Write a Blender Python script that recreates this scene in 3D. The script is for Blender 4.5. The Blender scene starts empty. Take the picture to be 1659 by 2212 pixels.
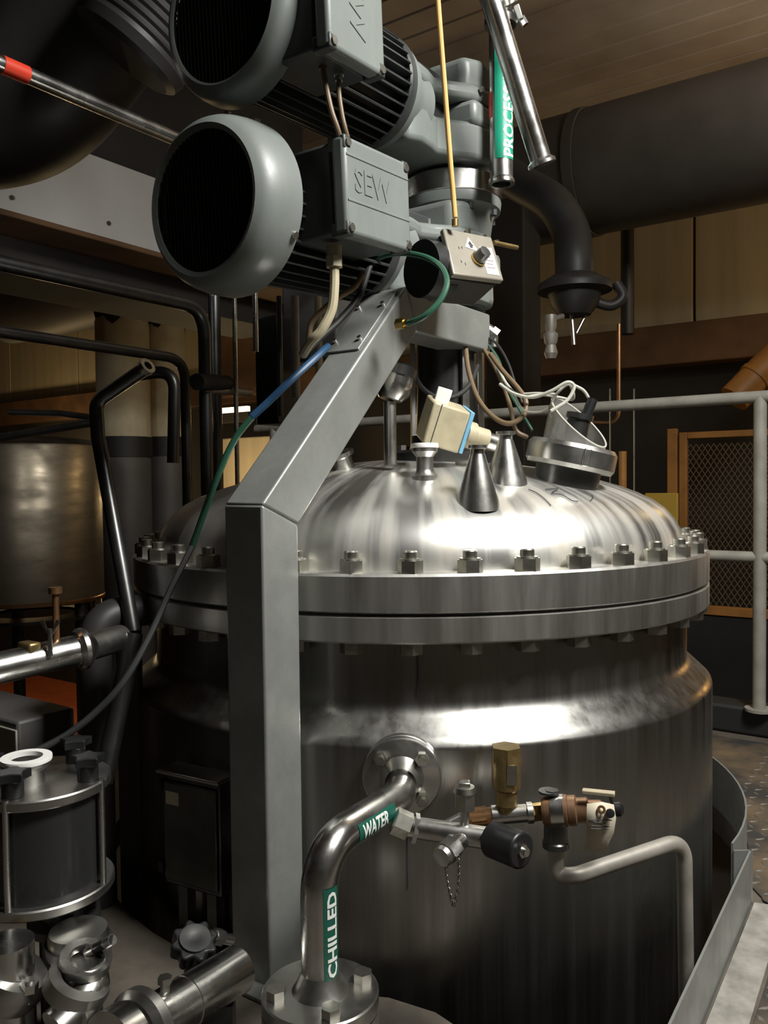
import bpy, bmesh, math, random
from mathutils import Vector, Matrix
random.seed(7)
V = Vector
scene = bpy.context.scene
col = scene.collection
# ------------------------------------------------------------------ camera
EYE = 0.76
FPX, PITCH, ROLL, YAW, DIST = 1800.0, -0.033933, -0.011194, -0.039717, 1.89515
IW, IH = 1659, 2212
Fh = V((math.sin(YAW), math.cos(YAW), 0)); Rh = V((math.cos(YAW), -math.sin(YAW), 0))
Fw = Fh*math.cos(PITCH) + V((0, 0, math.sin(PITCH)))
Up0 = Rh.cross(Fw)
Rt = Rh*math.cos(ROLL) + Up0*math.sin(ROLL)
Up = -Rh*math.sin(ROLL) + Up0*math.cos(ROLL)
CAM = V((0, -DIST, EYE))
cd = bpy.data.cameras.new('camera'); cam = bpy.data.objects.new('camera', cd); col.objects.link(cam)
cam.matrix_world = Matrix(((Rt.x, Up.x, -Fw.x, CAM.x), (Rt.y, Up.y, -Fw.y, CAM.y), (Rt.z, Up.z, -Fw.z, CAM.z), (0, 0, 0, 1)))
cd.sensor_fit = 'VERTICAL'; cd.sensor_height = 24; cd.lens = 24*FPX/IH; cd.clip_start = 0.02; cd.clip_end = 100
scene.camera = cam
# ------------------------------------------------------------------ view, world, large lights
vs = scene.view_settings
vs.view_transform = 'Standard'; vs.look = 'None'; vs.gamma = 1; vs.use_curve_mapping = False; vs.exposure = 0.0
wd = bpy.data.worlds.new('world'); scene.world = wd; wd.use_nodes = True
wd.node_tree.nodes['Background'].inputs[0].default_value = (0.9, 0.95, 1.0, 1)
wd.node_tree.nodes['Background'].inputs[1].default_value = 0.012

def C(px, py, d):
    """world point seen at photo pixel (px, py), d metres in front of the camera on the ground"""
    r = Fw + Rt*((px-829.5)/FPX) - Up*((py-1106)/FPX)
    return CAM + r*(d/r.dot(Fh))
def Hp(x, d, z=0.0):
    p = CAM + Rh*x + Fh*d; return V((p.x, p.y, z))
TH = math.radians(35)
U = (Rh*math.sin(TH) + Fh*math.cos(TH)).normalized()      # the room's long axis, away to the right
W = V((-U.y, U.x, 0))                                     # across the room, away to the left
Z = V((0, 0, 1))

def area(name, loc, target, sx, sy, power, color, spread=math.pi):
    l = bpy.data.lights.new(name, 'AREA'); l.shape = 'RECTANGLE'; l.size = sx; l.size_y = sy
    l.energy = power; l.color = color; l.spread = spread
    o = bpy.data.objects.new(name, l); col.objects.link(o); o.location = loc
    o.rotation_euler = (V(target)-V(loc)).to_track_quat('-Z', 'Y').to_euler(); return o
def point(name, loc, power, color, r=0.06):
    l = bpy.data.lights.new(name, 'POINT'); l.energy = power; l.color = color; l.shadow_soft_size = r
    o = bpy.data.objects.new(name, l); col.objects.link(o); o.location = loc; return o
NEUT = (1.0, 0.99, 0.95); WARM = (1.0, 0.52, 0.16); CREAMY = (1.0, 0.72, 0.36)
KEY = Hp(1.05, 0.55, EYE+1.55)
area('ceiling_lamp_light', KEY, Hp(0.35, 1.45, EYE+0.0), 0.62, 0.46, 40, NEUT, 2.1)
area('front_fill_light', Hp(2.7, -0.6, EYE+1.95), Hp(3.3, -0.9, EYE-0.5), 1.2, 0.5, 10, NEUT)  # added fill, lights the pale walls that the steel reflects
point('lower_hall_light_right', Hp(2.7, 3.6, EYE-0.1), 4, WARM, 0.1)
point('lower_hall_light_back', Hp(2.5, 3.95, EYE+1.0), 6, CREAMY, 0.08)
point('lower_hall_light_left', Hp(-3.3, 7.9, EYE+0.15), 16, CREAMY, 0.1)
point('lower_hall_light_centre', Hp(-1.25, 5.6, EYE+0.0), 14, CREAMY, 0.1)
point('column_fill_light', Hp(-.55, 4.2, EYE+.33), 3, CREAMY, 0.05)  # unseen fill added to lift the cream columns
area('mezzanine_fill_light', Hp(-1.25, 1.5, EYE+0.75), Hp(-1.5, 3.4, EYE+0.7), 0.3, 0.2, 1.3, NEUT, 1.6)  # added fill on the white beam face, no fixture
area('ceiling_fill_light', Hp(2.1, 2.3, EYE+1.5), Hp(1.9, 3.6, EYE+2.3), 0.6, 0.3, 13, (1, .86, .70), 2.6)  # added fill aimed upwards to brighten the planks and duct
point('red_floor_fill_light', Hp(-2.9, 6.7, -.15), 14, CREAMY, 0.1)  # unseen lamp added to brighten the red floor

# ------------------------------------------------------------------ materials
MATS = {}
def mat(name, color, rough=0.5, metal=0.0, var=0.0, scale=(8, 8, 8), var_color=None, rvar=0.0, bump=0.0, bscale=None, spec=0.5,
        trans=0.0, alpha=1.0, coat=0.0, detail=6, lo=0.35, hi=0.65):
    m = bpy.data.materials.new(name); m.use_nodes = True; nt = m.node_tree; N = nt.nodes; L = nt.links
    b = N['Principled BSDF']
    b.inputs['Base Color'].default_value = (*color, 1); b.inputs['Roughness'].default_value = rough
    b.inputs['Metallic'].default_value = metal; b.inputs['Specular IOR Level'].default_value = spec
    b.inputs['Transmission Weight'].default_value = trans; b.inputs['Alpha'].default_value = alpha
    b.inputs['Coat Weight'].default_value = coat
    if var or rvar or bump:
        tc = N.new('ShaderNodeTexCoord'); mp = N.new('ShaderNodeMapping'); mp.inputs['Scale'].default_value = scale
        L.new(tc.outputs['Object'], mp.inputs['Vector'])
        nz = N.new('ShaderNodeTexNoise'); nz.inputs['Scale'].default_value = 1; nz.inputs['Detail'].default_value = detail
        nz.inputs['Roughness'].default_value = 0.6
        L.new(mp.outputs[0], nz.inputs['Vector'])
        cr = N.new('ShaderNodeMapRange'); cr.inputs['From Min'].default_value = lo; cr.inputs['From Max'].default_value = hi
        L.new(nz.outputs['Fac'], cr.inputs['Value'])
        if var:
            mx = N.new('ShaderNodeMix'); mx.data_type = 'RGBA'
            vc = var_color or tuple(c*(1-var) for c in color)
            mx.inputs['A'].default_value = (*color, 1); mx.inputs['B'].default_value = (*vc, 1)
            mm = N.new('ShaderNodeMath'); mm.operation = 'MULTIPLY'; mm.inputs[1].default_value = 1.0 if not var_color else var
            L.new(cr.outputs[0], mm.inputs[0]); L.new(mm.outputs[0], mx.inputs['Factor']); L.new(mx.outputs['Result'], b.inputs['Base Color'])
        if rvar:
            r2 = N.new('ShaderNodeMapRange'); r2.inputs['To Min'].default_value = max(0.02, rough-rvar); r2.inputs['To Max'].default_value = min(1, rough+rvar)
            L.new(cr.outputs[0], r2.inputs['Value']); L.new(r2.outputs[0], b.inputs['Roughness'])
        if bump:
            nb = N.new('ShaderNodeTexNoise'); nb.inputs['Scale'].default_value = bscale or 200; nb.inputs['Detail'].default_value = 2
            L.new(tc.outputs['Object'], nb.inputs['Vector'])
            bp = N.new('ShaderNodeBump'); bp.inputs['Strength'].default_value = bump; bp.inputs['Distance'].default_value = 0.002
            L.new(nb.outputs['Fac'], bp.inputs['Height']); L.new(bp.outputs[0], b.inputs['Normal'])
    MATS[name] = m; return m

def dome_material():
    """brushed lid with dried streaks running down from the crown (coordinates about the vessel axis)"""
    m = mat('lid_steel', (0.62, 0.61, 0.57), 0.36, 1.0); nt = m.node_tree; N = nt.nodes; L = nt.links; b = N['Principled BSDF']
    tc = N.new('ShaderNodeTexCoord'); gr = N.new('ShaderNodeTexGradient'); gr.gradient_type = 'RADIAL'
    L.new(tc.outputs['Object'], gr.inputs['Vector'])
    ln = N.new('ShaderNodeVectorMath'); ln.operation = 'LENGTH'; L.new(tc.outputs['Object'], ln.inputs[0])
    cx = N.new('ShaderNodeCombineXYZ'); a = N.new('ShaderNodeMath'); a.operation = 'MULTIPLY'; a.inputs[1].default_value = 75
    L.new(gr.outputs['Fac'], a.inputs[0]); L.new(a.outputs[0], cx.inputs[0])
    r = N.new('ShaderNodeMath'); r.operation = 'MULTIPLY'; r.inputs[1].default_value = 3.0; L.new(ln.outputs['Value'], r.inputs[0]); L.new(r.outputs[0], cx.inputs[1])
    n1 = N.new('ShaderNodeTexNoise'); n1.inputs['Scale'].default_value = 1; n1.inputs['Detail'].default_value = 6; L.new(cx.outputs[0], n1.inputs['Vector'])
    n2 = N.new('ShaderNodeTexNoise'); n2.inputs['Scale'].default_value = 6; n2.inputs['Detail'].default_value = 4; L.new(tc.outputs['Object'], n2.inputs['Vector'])
    mr = N.new('ShaderNodeMapRange'); mr.inputs['From Min'].default_value = .42; mr.inputs['From Max'].default_value = .68; L.new(n1.outputs['Fac'], mr.inputs['Value'])
    m2 = N.new('ShaderNodeMapRange'); m2.inputs['From Min'].default_value = .38; m2.inputs['From Max'].default_value = .62; L.new(n2.outputs['Fac'], m2.inputs['Value'])
    mul = N.new('ShaderNodeMath'); mul.operation = 'MULTIPLY'; L.new(mr.outputs[0], mul.inputs[0]); L.new(m2.outputs[0], mul.inputs[1])
    mx = N.new('ShaderNodeMix'); mx.data_type = 'RGBA'; mx.inputs['A'].default_value = (.80, .795, .76, 1); mx.inputs['B'].default_value = (.50, .46, .38, 1)
    L.new(mul.outputs[0], mx.inputs['Factor']); L.new(mx.outputs['Result'], b.inputs['Base Color'])
    rr = N.new('ShaderNodeMapRange'); rr.inputs['To Min'].default_value = .33; rr.inputs['To Max'].default_value = .52; L.new(mr.outputs[0], rr.inputs['Value']); L.new(rr.outputs[0], b.inputs['Roughness'])
    mt = N.new('ShaderNodeMapRange'); mt.inputs['To Min'].default_value = 1; mt.inputs['To Max'].default_value = .55; L.new(mul.outputs[0], mt.inputs['Value']); L.new(mt.outputs[0], b.inputs['Metallic'])
    return m
LID = dome_material()
STEEL = mat('brushed_steel', (.56, .55, .52), .34, 1.0, var=.18, scale=(14, 14, 14), rvar=.08)
WALLST = mat('vessel_wall_steel', (.50, .49, .46), .33, 1.0, var=.45, scale=(38, 38, .9), rvar=.10, lo=.3, hi=.75)
FLANGE = mat('flange_steel', (.70, .69, .65), .42, 1.0, var=.3, scale=(24, 24, 2.5), rvar=.1, lo=.3, hi=.75)
BRIGHT = mat('polished_steel', (.70, .69, .66), .26, 1.0, var=.12, scale=(20, 20, 20), rvar=.06)
FRAME = mat('blasted_frame_steel', (.34, .35, .33), .42, .45, var=.28, scale=(9, 9, 9), rvar=.08, bump=.06, bscale=260)
NUT = mat('nut_steel', (.55, .53, .47), .36, 1.0, var=.3, scale=(40, 40, 40))
DARKST = mat('dark_pipe_steel', (.16, .16, .155), .34, .9, var=.4, scale=(10, 10, 10))
PAINT = mat('grey_motor_paint', (.195, .216, .202), .42, 0.0, var=.22, scale=(10, 10, 5), rvar=.08, bump=.04, bscale=180, spec=.55)
PAINTD = mat('dark_motor_paint', (.055, .06, .058), .45, 0.0, var=.3, scale=(14, 14, 14))
BLACK = mat('black_plastic', (.012, .012, .013), .38)
RUBBER = mat('black_rubber', (.015, .015, .014), .6)
GRILLE = mat('grille_wire', (.022, .022, .021), .5)
LIDTAN = mat('tan_grey_lid', (.30, .275, .225), .38, .25, var=.15, scale=(20, 20, 20))
BEIGE = mat('beige_housing', (.48, .42, .28), .45, 0, var=.2, scale=(30, 30, 30))
WHITE = mat('white_gasket', (.92, .91, .87), .5)
PAPER = mat('tag_paper', (.66, .60, .47), .7, var=.35, scale=(30, 30, 12), var_color=(.42, .33, .2))
BRASS = mat('aged_brass', (.42, .30, .13), .4, .85, var=.35, scale=(40, 40, 40))
BRASSY = mat('bright_brass', (.72, .50, .17), .25, 1.0)
BRONZE = mat('bronze', (.33, .19, .11), .42, .6, var=.3, scale=(30, 30, 30))
COPPER = mat('copper', (.50, .27, .13), .36, .9, var=.3, scale=(30, 30, 30))
PIPEGR = mat('pale_grey_pipe', (.44, .41, .36), .48, .45, var=.3, scale=(18, 18, 18))
GREEN = mat('green_label', (.012, .10, .07), .4)
GREENB = mat('bright_green_label', (.015, .30, .18), .4)
LETTER = mat('white_letter', (.85, .86, .80), .5)
RED = mat('red_band', (.75, .06, .025), .4)
BLUE = mat('blue_band', (.18, .42, .62), .45)
HGREEN = mat('green_hose', (.03, .10, .062), .35)
HBLUE = mat('blue_hose', (.02, .065, .14), .4)
CORD = mat('yellow_cord', (.62, .38, .12), .5)
CABLE = mat('cream_cable', (.46, .41, .27), .45)
CABLEBR = mat('brown_cable', (.15, .10, .052), .5)
CLEAR = mat('clear_tube', (.72, .70, .62), .3, 0, trans=.35)
SMOKE = mat('smoked_acrylic', (.03, .03, .03), .16, 0, trans=.25)
ACRYL = mat('clear_acrylic', (.72, .71, .67), .10, 0, trans=.86)
CONC = mat('deck_concrete', (.125, .105, .082), .7, 0, var=.6, scale=(7, 7, 7), bump=.25, bscale=60, detail=8)
STRIP = mat('worn_strip', (.36, .34, .30), .6, 0, var=.45, scale=(25, 25, 25), bump=.2, bscale=90)
TREAD = mat('black_tread_plate', (.05, .048, .045), .55, .2, var=1, var_color=(.26, .18, .10), scale=(5, 5, 5), detail=9, lo=.42, hi=.78)
LUG = mat('worn_tread_lug', (.20, .185, .16), .6, .3, var=.6, scale=(16, 16, 16))
REDFL = mat('red_floor', (.42, .10, .035), .5, 0, var=.3, scale=(2, 2, 2))
LOWFL = mat('lower_floor_concrete', (.05, .042, .035), .8, 0, var=.4, scale=(2, 2, 2))
CREAM = mat('cream_wall_panel', (.50, .43, .30), .6, 0, var=.22, scale=(9, 9, .5))
OCHRE = mat('ochre_wall_band', (.16, .085, .04), .6, 0, var=.5, scale=(3, 3, 3))
FRONTW = mat('front_wall_paint', (.42, .40, .36), .7, 0, var=.4, scale=(1, 1, 1))
DARKW = mat('dark_wall', (.03, .026, .022), .75, 0, var=.5, scale=(2, 2, 2))
CEIL = mat('ceiling_board', (.50, .43, .35), .75, 0, var=.6, scale=(1.4, 1.4, 1.4), var_color=(.27, .18, .12), detail=8)
DUCT = mat('grey_duct_paint', (.11, .105, .10), .55, .1, var=.3, scale=(3, 3, 3))
DDUCT = mat('dark_duct', (.035, .033, .031), .5, .1, var=.4, scale=(3, 3, 3))
WPANEL = mat('white_beam_panel', (.52, .52, .50), .5, 0, var=.25, scale=(3, 3, 2), var_color=(.34, .28, .2))
ORANGE = mat('orange_lit_paint', (.50, .22, .05), .5, 0, var=.35, scale=(6, 6, 6))  # orange lamplight on frame and duct is mixed into this colour
RAILP = mat('rail_paint', (.36, .34, .29), .45, .1, var=.25, scale=(15, 15, 15))
YELLOW = mat('yellow_board', (.55, .34, .05), .5)
CREAMC = mat('cream_column_jacket', (.58, .52, .36), .6, 0, var=.6, scale=(7, 7, 4), var_color=(.30, .22, .12))
MARK = mat('marker_ink', (.03, .03, .035), .6)
LAMP = bpy.data.materials.new('lamp_tube'); LAMP.use_nodes = True
LAMP.node_tree.nodes['Principled BSDF'].inputs['Emission Color'].default_value = (1, .8, .5, 1)
LAMP.node_tree.nodes['Principled BSDF'].inputs['Emission Strength'].default_value = 3.0

# ------------------------------------------------------------------ mesh helpers
def frame(x, y=None, z=None, o=(0, 0, 0)):
    M = Matrix.Identity(4)
    for i, a in enumerate((x, y, z)):
        for j in range(3): M[j][i] = a[j]
    for j in range(3): M[j][3] = o[j]
    return M
def axframe(o, ax):
    """matrix whose z axis is ax"""
    z = V(ax).normalized(); t = V((0, 0, 1)) if abs(z.z) < .9 else V((1, 0, 0))
    x = t.cross(z).normalized(); y = z.cross(x); return frame(x, y, z, V(o))
ORG = {}
class MB:
    def __init__(s, M=None): s.v = []; s.f = []; s.M = M or Matrix.Identity(4)
    def add(s, vs, fs):
        n = len(s.v); s.v += [s.M @ V(p) for p in vs]; s.f += [tuple(i+n for i in q) for q in fs]; return s
    def box(s, lo, hi, M=None):
        vs = [V((x, y, z)) for x in (lo[0], hi[0]) for y in (lo[1], hi[1]) for z in (lo[2], hi[2])]
        if M: vs = [M @ p for p in vs]
        return s.add(vs, [(0, 1, 3, 2), (4, 6, 7, 5), (0, 4, 5, 1), (2, 3, 7, 6), (0, 2, 6, 4), (1, 5, 7, 3)])
    def lathe(s, prof, o=(0, 0, 0), ax=(0, 0, 1), seg=32, a0=0.0, a1=2*math.pi):
        """prof: list of (radius, height along ax); radius 0 ends close"""
        M = axframe(o, ax); full = abs(a1-a0-2*math.pi) < 1e-6; n = seg if full else seg+1
        vs = []; rows = []
        for r, h in prof:
            if r < 1e-6: rows.append([len(vs)]*n); vs.append(M @ V((0, 0, h)))
            else:
                row = []
                for k in range(n):
                    a = a0+(a1-a0)*k/seg; row.append(len(vs)); vs.append(M @ V((r*math.cos(a), r*math.sin(a), h)))
                rows.append(row)
        fs = []
        for A, B in zip(rows, rows[1:]):
            for k in range(n if full else n-1):
                k2 = (k+1) % n; q = [A[k], A[k2], B[k2], B[k]]; q = list(dict.fromkeys(q))
                if len(q) > 2: fs.append(tuple(q))
        return s.add(vs, fs)
    def cyl(s, p0, p1, r0, r1=None, seg=24):
        p0 = V(p0); p1 = V(p1); L = (p1-p0).length; r1 = r0 if r1 is None else r1
        return s.lathe([(0, 0), (r0, 0), (r1, L), (0, L)], p0, p1-p0, seg)
    def pipe(s, p0, p1, ro, ri, seg=28):
        p0 = V(p0); p1 = V(p1); L = (p1-p0).length
        return s.lathe([(ri, 0), (ro, 0), (ro, L), (ri, L), (ri, 0)], p0, p1-p0, seg)
    def tube(s, path, r, seg=12, caps=True):
        path = [V(p) for p in path]; vs = []; fs = []; t0 = (path[1]-path[0]).normalized()
        a = V((0, 0, 1)) if abs(t0.z) < .9 else V((1, 0, 0)); nrm = (a - t0*a.dot(t0)).normalized(); prev = t0
        for i, p in enumerate(path):
            t = (path[min(i+1, len(path)-1)]-path[max(i-1, 0)]).normalized()
            nrm = prev.rotation_difference(t) @ nrm; nrm = (nrm - t*nrm.dot(t)).normalized(); prev = t; b = t.cross(nrm)
            ri = r[i] if isinstance(r, (list, tuple)) else r
            vs += [p + (nrm*math.cos(2*math.pi*k/seg) + b*math.sin(2*math.pi*k/seg))*ri for k in range(seg)]
        for i in range(len(path)-1):
            for k in range(seg):
                k2 = (k+1) % seg; fs.append((i*seg+k, i*seg+k2, (i+1)*seg+k2, (i+1)*seg+k))
        if caps: fs.append(tuple(reversed(range(seg)))); n = (len(path)-1)*seg; fs.append(tuple(range(n, n+seg)))
        return s.add(vs, fs)
    def prism(s, poly, h0, h1, M=None):
        """2D polygon (x, y) extruded from z=h0 to z=h1"""
        n = len(poly); vs = [V((x, y, h0)) for x, y in poly]+[V((x, y, h1)) for x, y in poly]
        if M: vs = [M @ p for p in vs]
        return s.add(vs, [tuple(reversed(range(n))), tuple(range(n, 2*n))]+[(i, (i+1) % n, n+(i+1) % n, n+i) for i in range(n)])
    def hexa(s, p0, p1, r, rot=0.0):
        p0 = V(p0); p1 = V(p1); L = (p1-p0).length; M = axframe(p0, p1-p0)
        return s.prism([(r*math.cos(rot+k*math.pi/3), r*math.sin(rot+k*math.pi/3)) for k in range(6)], 0, L, M)
    def ball(s, c, r, seg=16, squash=1.0):
        return s.lathe([(r*math.sin(math.pi*k/10), -r*squash*math.cos(math.pi*k/10)) for k in range(11)], c, (0, 0, 1), seg)
    def mesh(s, name, o=V((0, 0, 0)), smooth=35):
        me = bpy.data.meshes.new(name); me.from_pydata([tuple(p-o) for p in s.v], [], s.f)
        bm = bmesh.new(); bm.from_mesh(me); bmesh.ops.remove_doubles(bm, verts=bm.verts, dist=1e-6)
        bmesh.ops.recalc_face_normals(bm, faces=bm.faces); bm.to_mesh(me); bm.free()
        if smooth:
            me.polygons.foreach_set('use_smooth', [True]*len(me.polygons)); me.set_sharp_from_angle(angle=math.radians(smooth))
        return me
    def build(s, name, m, parent=None, origin=None, bevel=0, bseg=2, smooth=35, label=None):
        o = V(origin) if origin is not None else (ORG[parent.name] if parent else V((0, 0, 0)))
        if parent is None and origin is None:
            xs = [p.x for p in s.v]; ys = [p.y for p in s.v]; zs = [p.z for p in s.v]
            o = V(((min(xs)+max(xs))/2, (min(ys)+max(ys))/2, min(zs)))
        ob = bpy.data.objects.new(name, s.mesh(name, o, smooth)); col.objects.link(ob); ob.data.materials.append(m)
        ORG[ob.name] = o
        if parent: ob.parent = parent; ob.location = o-ORG[parent.name]
        else: ob.location = o
        if bevel:
            b = ob.modifiers.new('bevel', 'BEVEL'); b.width = bevel; b.segments = bseg; b.limit_method = 'ANGLE'; b.angle_limit = math.radians(40); b.harden_normals = False
        if label: ob['label'] = label
        return ob
def tag(o, label, cat, group=None):
    o['label'] = label; o['category'] = cat
    if group: o['group'] = group
    return o
def struct(o, label=None):
    o['kind'] = 'structure'
    if label: o['label'] = label
    return o
def thing(name, label, cat, loc, group=None):
    o = bpy.data.objects.new(name, None); col.objects.link(o); o.location = V(loc); o.empty_display_size = .05; ORG[o.name] = V(loc)
    return tag(o, label, cat, group)
def inst(src_mesh, name, parent, loc, m, rot=None):
    ob = bpy.data.objects.new(name, src_mesh); col.objects.link(ob); ORG[ob.name] = V(loc)
    ob.parent = parent; ob.location = V(loc)-ORG[parent.name]
    if rot: ob.rotation_euler = rot
    if not src_mesh.materials: src_mesh.materials.append(m)
    return ob
def spline(pts, n=10):
    pts = [V(p) for p in pts]; P = [pts[0]*2-pts[1]]+pts+[pts[-1]*2-pts[-2]]; out = []
    for i in range(1, len(P)-2):
        a, b, c, d = P[i-1:i+3]
        for k in range(n):
            t = k/n; out.append(.5*((2*b)+(c-a)*t+(2*a-5*b+4*c-d)*t*t+(3*b-a-3*c+d)*t**3))
    return out+[pts[-1]]
def bends(pts, r, n=8):
    """polyline with rounded elbows of radius r"""
    pts = [V(p) for p in pts]; out = [pts[0]]
    for i in range(1, len(pts)-1):
        a = (pts[i-1]-pts[i]); b = (pts[i+1]-pts[i]); la, lb = a.length, b.length; a /= la; b /= lb
        ang = a.angle(b); t = min(r/math.tan(ang/2), la*.48, lb*.48); p0 = pts[i]+a*t; p1 = pts[i]+b*t
        for k in range(n+1):
            s = k/n; out.append((1-s)**2*p0+2*s*(1-s)*(pts[i]*.94+(p0+p1)*.03)+s*s*p1)
    return out+[pts[-1]]
def text_mesh(body, size, extrude=0.0, bold=0.0):
    cu = bpy.data.curves.new('t', 'FONT'); cu.body = body; cu.size = size; cu.extrude = extrude; cu.offset = bold; cu.resolution_u = 2
    ob = bpy.data.objects.new('t', cu); col.objects.link(ob); dg = bpy.context.evaluated_depsgraph_get()
    me = ob.evaluated_get(dg).to_mesh(); vs = [v.co.copy() for v in me.vertices]; fs = [tuple(p.vertices) for p in me.polygons]
    ob.evaluated_get(dg).to_mesh_clear(); bpy.data.objects.remove(ob); bpy.data.curves.remove(cu); return vs, fs
def pipe_band(o, axis, n, r, length, half, m, parent, name='label_band'):
    """a sticker patch on a pipe, centred round direction n"""
    axis = V(axis).normalized(); n = V(n); n = (n-axis*n.dot(axis)).normalized(); b = axis.cross(n); vs = []; fs = []; K = 12
    for i in range(2):
        for k in range(K+1):
            a = -half+2*half*k/K; vs.append(V(o)+axis*length*i+(n*math.cos(a)+b*math.sin(a))*r)
    for k in range(K): fs.append((k, k+1, K+2+k, K+1+k))
    return MB().add(vs, fs).build(name, m, parent)

# ================================================================== the setting
AX = V((0, 0, 0))                      # vessel axis on the floor plane
def rel(z): return EYE+z
# deck with the opening the vessel hangs through
curbA = Hp(-.35, 3.48); curbB = Hp(1.066, 2.49); curbC = Hp(2.6, 1.415)
outer = [Hp(-1.6, -1.2), Hp(-1.6, 1.32), Hp(-.70, 1.62), Hp(-.75, 2.9), curbA, curbB, curbC, Hp(2.6, -1.2)]
ac = Hp(.075, 1.895)
RH = .69
pl0 = Hp(.615, 1.466); pl1 = Hp(.30, .98)
def ang(p): return math.atan2(p.y, p.x)
hole = []
a0 = ang(pl0); fl = Hp(.0, 1.215); a1 = ang(fl)+2*math.pi
for k in range(49):
    a = a0+(a1-a0)*k/48; hole.append(V((RH*math.cos(a), RH*math.sin(a), 0)))
hole += [Hp(.066, 1.172), Hp(.26, .95), pl1]
bm = bmesh.new()
for ring in (outer, hole):
    vsb = [bm.verts.new((p.x, p.y, 0)) for p in ring]
    for i in range(len(vsb)): bm.edges.new((vsb[i], vsb[(i+1) % len(vsb)]))
bmesh.ops.triangle_fill(bm, edges=bm.edges[:], use_beauty=True)
ext = bmesh.ops.extrude_face_region(bm, geom=bm.faces[:])
for e in ext['geom']:
    if isinstance(e, bmesh.types.BMVert): e.co.z = -.06
bmesh.ops.recalc_face_normals(bm, faces=bm.faces)
me = bpy.data.meshes.new('floor'); bm.to_mesh(me); bm.free(); me.materials.append(CONC)
floor = bpy.data.objects.new('floor', me); col.objects.link(floor); ORG['floor'] = V((0, 0, 0)); struct(floor, 'worn grey-brown deck floor with a round opening for the vessel')
# lower hall floor and red floor
mb = MB(); mb.add([Hp(-9, -3, -1.3), Hp(9, -3, -1.3), Hp(9, 13, -1.3), Hp(-9, 13, -1.3)], [(0, 1, 2, 3)])
struct(mb.build('floor_lower', LOWFL, smooth=0), 'dark concrete floor of the lower hall')
mb = MB(); mb.add([Hp(-6, 5.4, -1.29), Hp(-1.75, 5.4, -1.29), Hp(-3.0, 8.9, -1.29), Hp(-6, 10.5, -1.29)], [(0, 1, 2, 3)])
struct(mb.build('floor_red', REDFL, smooth=0), 'red-orange painted floor of the lower hall')
# back wall: cream panels over an ochre band over dark wall, all along W
B0 = C(1500, 700, 5.0)
def bw(t, z, out=0.0): p = B0+W*t-U*out; return V((p.x, p.y, z))
zb = B0.z
wall = struct(MB().box((-9, 0, -1.3), (13, .12, 3.2), frame(W, U, Z, V((B0.x, B0.y, 0))+U*.06)).build('wall_back', DARKW, origin=V((0, 0, 0)), smooth=0), 'dark back wall of the hall')
t = -3.6; k = 0
while t < 10:
    MB().box((t+.006, -.02, zb), (t+1.19, .05, zb+1.45), frame(W, U, Z, V((B0.x, B0.y, 0)))).build('wall_panel', CREAM, wall, bevel=.006); t += 1.2
MB().box((-4, -.10, zb-.24), (10, .05, zb), frame(W, U, Z, V((B0.x, B0.y, 0)))).build('ledge_band', OCHRE, wall, bevel=.01)
struct(MB().box((-9, 0, -1.3), (-8.9, 18, 3.2), frame(Rh, Fh, Z, V((CAM.x, CAM.y, 0))-Fh*5)).build('wall_left', DARKW, smooth=0), 'dark left side wall of the hall')
struct(MB().box((4.2, 0, -1.3), (4.3, 18, 3.2), frame(Rh, Fh, Z, V((CAM.x, CAM.y, 0))-Fh*5)).build('wall_right', FRONTW, smooth=0), 'painted right side wall of the hall')
struct(MB().box((-9, 0, -1.3), (9, .1, 3.2), frame(Rh, Fh, Z, V((CAM.x, CAM.y, 0))-Fh*3.0)).build('wall_front', FRONTW, smooth=0), 'pale wall behind the viewer, mirrored in the steel')  # unseen wall, kept pale to brighten reflections in the steel
# ceiling boards, running along W
ZC = EYE+2.25
ceil = struct(MB().box((-9, -6, ZC+.03), (10, 12, ZC+.15), frame(W, U, Z, V((CAM.x, CAM.y, 0)))).build('ceiling', DARKW, origin=V((0, 0, 0)), smooth=0), 'boarded ceiling of brown planks')
for i in range(48):
    u0 = -3.2+i*.17
    MB().box((-7, u0+.010, ZC), (8, u0+.160, ZC+.03), frame(W, U, Z, V((CAM.x, CAM.y, 0)))).build('plank', CEIL, ceil, smooth=0)
# large duct along W under the ceiling
dc = C(1659, 285, 3.75)
cd0 = dc-W*2.2; cd1 = dc+W*6
m1 = MB().tube([cd0, cd1], .30, 40)
duct = tag(m1.build('ceiling_duct', DUCT, origin=V((cd0.x, cd0.y, cd0.z))), 'fat grey round duct running under the brown ceiling', 'duct')
for kk in (1.2, 3.0, 5.2): MB().tube([cd0+W*kk, cd0+W*(kk+.05)], .308, 40).build('duct_seam', DUCT, duct)
# curb along the back edge of the deck
M = frame((curbA-curbC).normalized(), V((-(curbA-curbC).normalized().y, (curbA-curbC).normalized().x, 0)), Z, curbC)
Lc = (curbA-curbC).length
struct(MB().box((0, -.07, 0), (Lc, .03, .085), M).build('trim_1', RUBBER, bevel=.01), 'black curb along the far edge of the deck')

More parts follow.
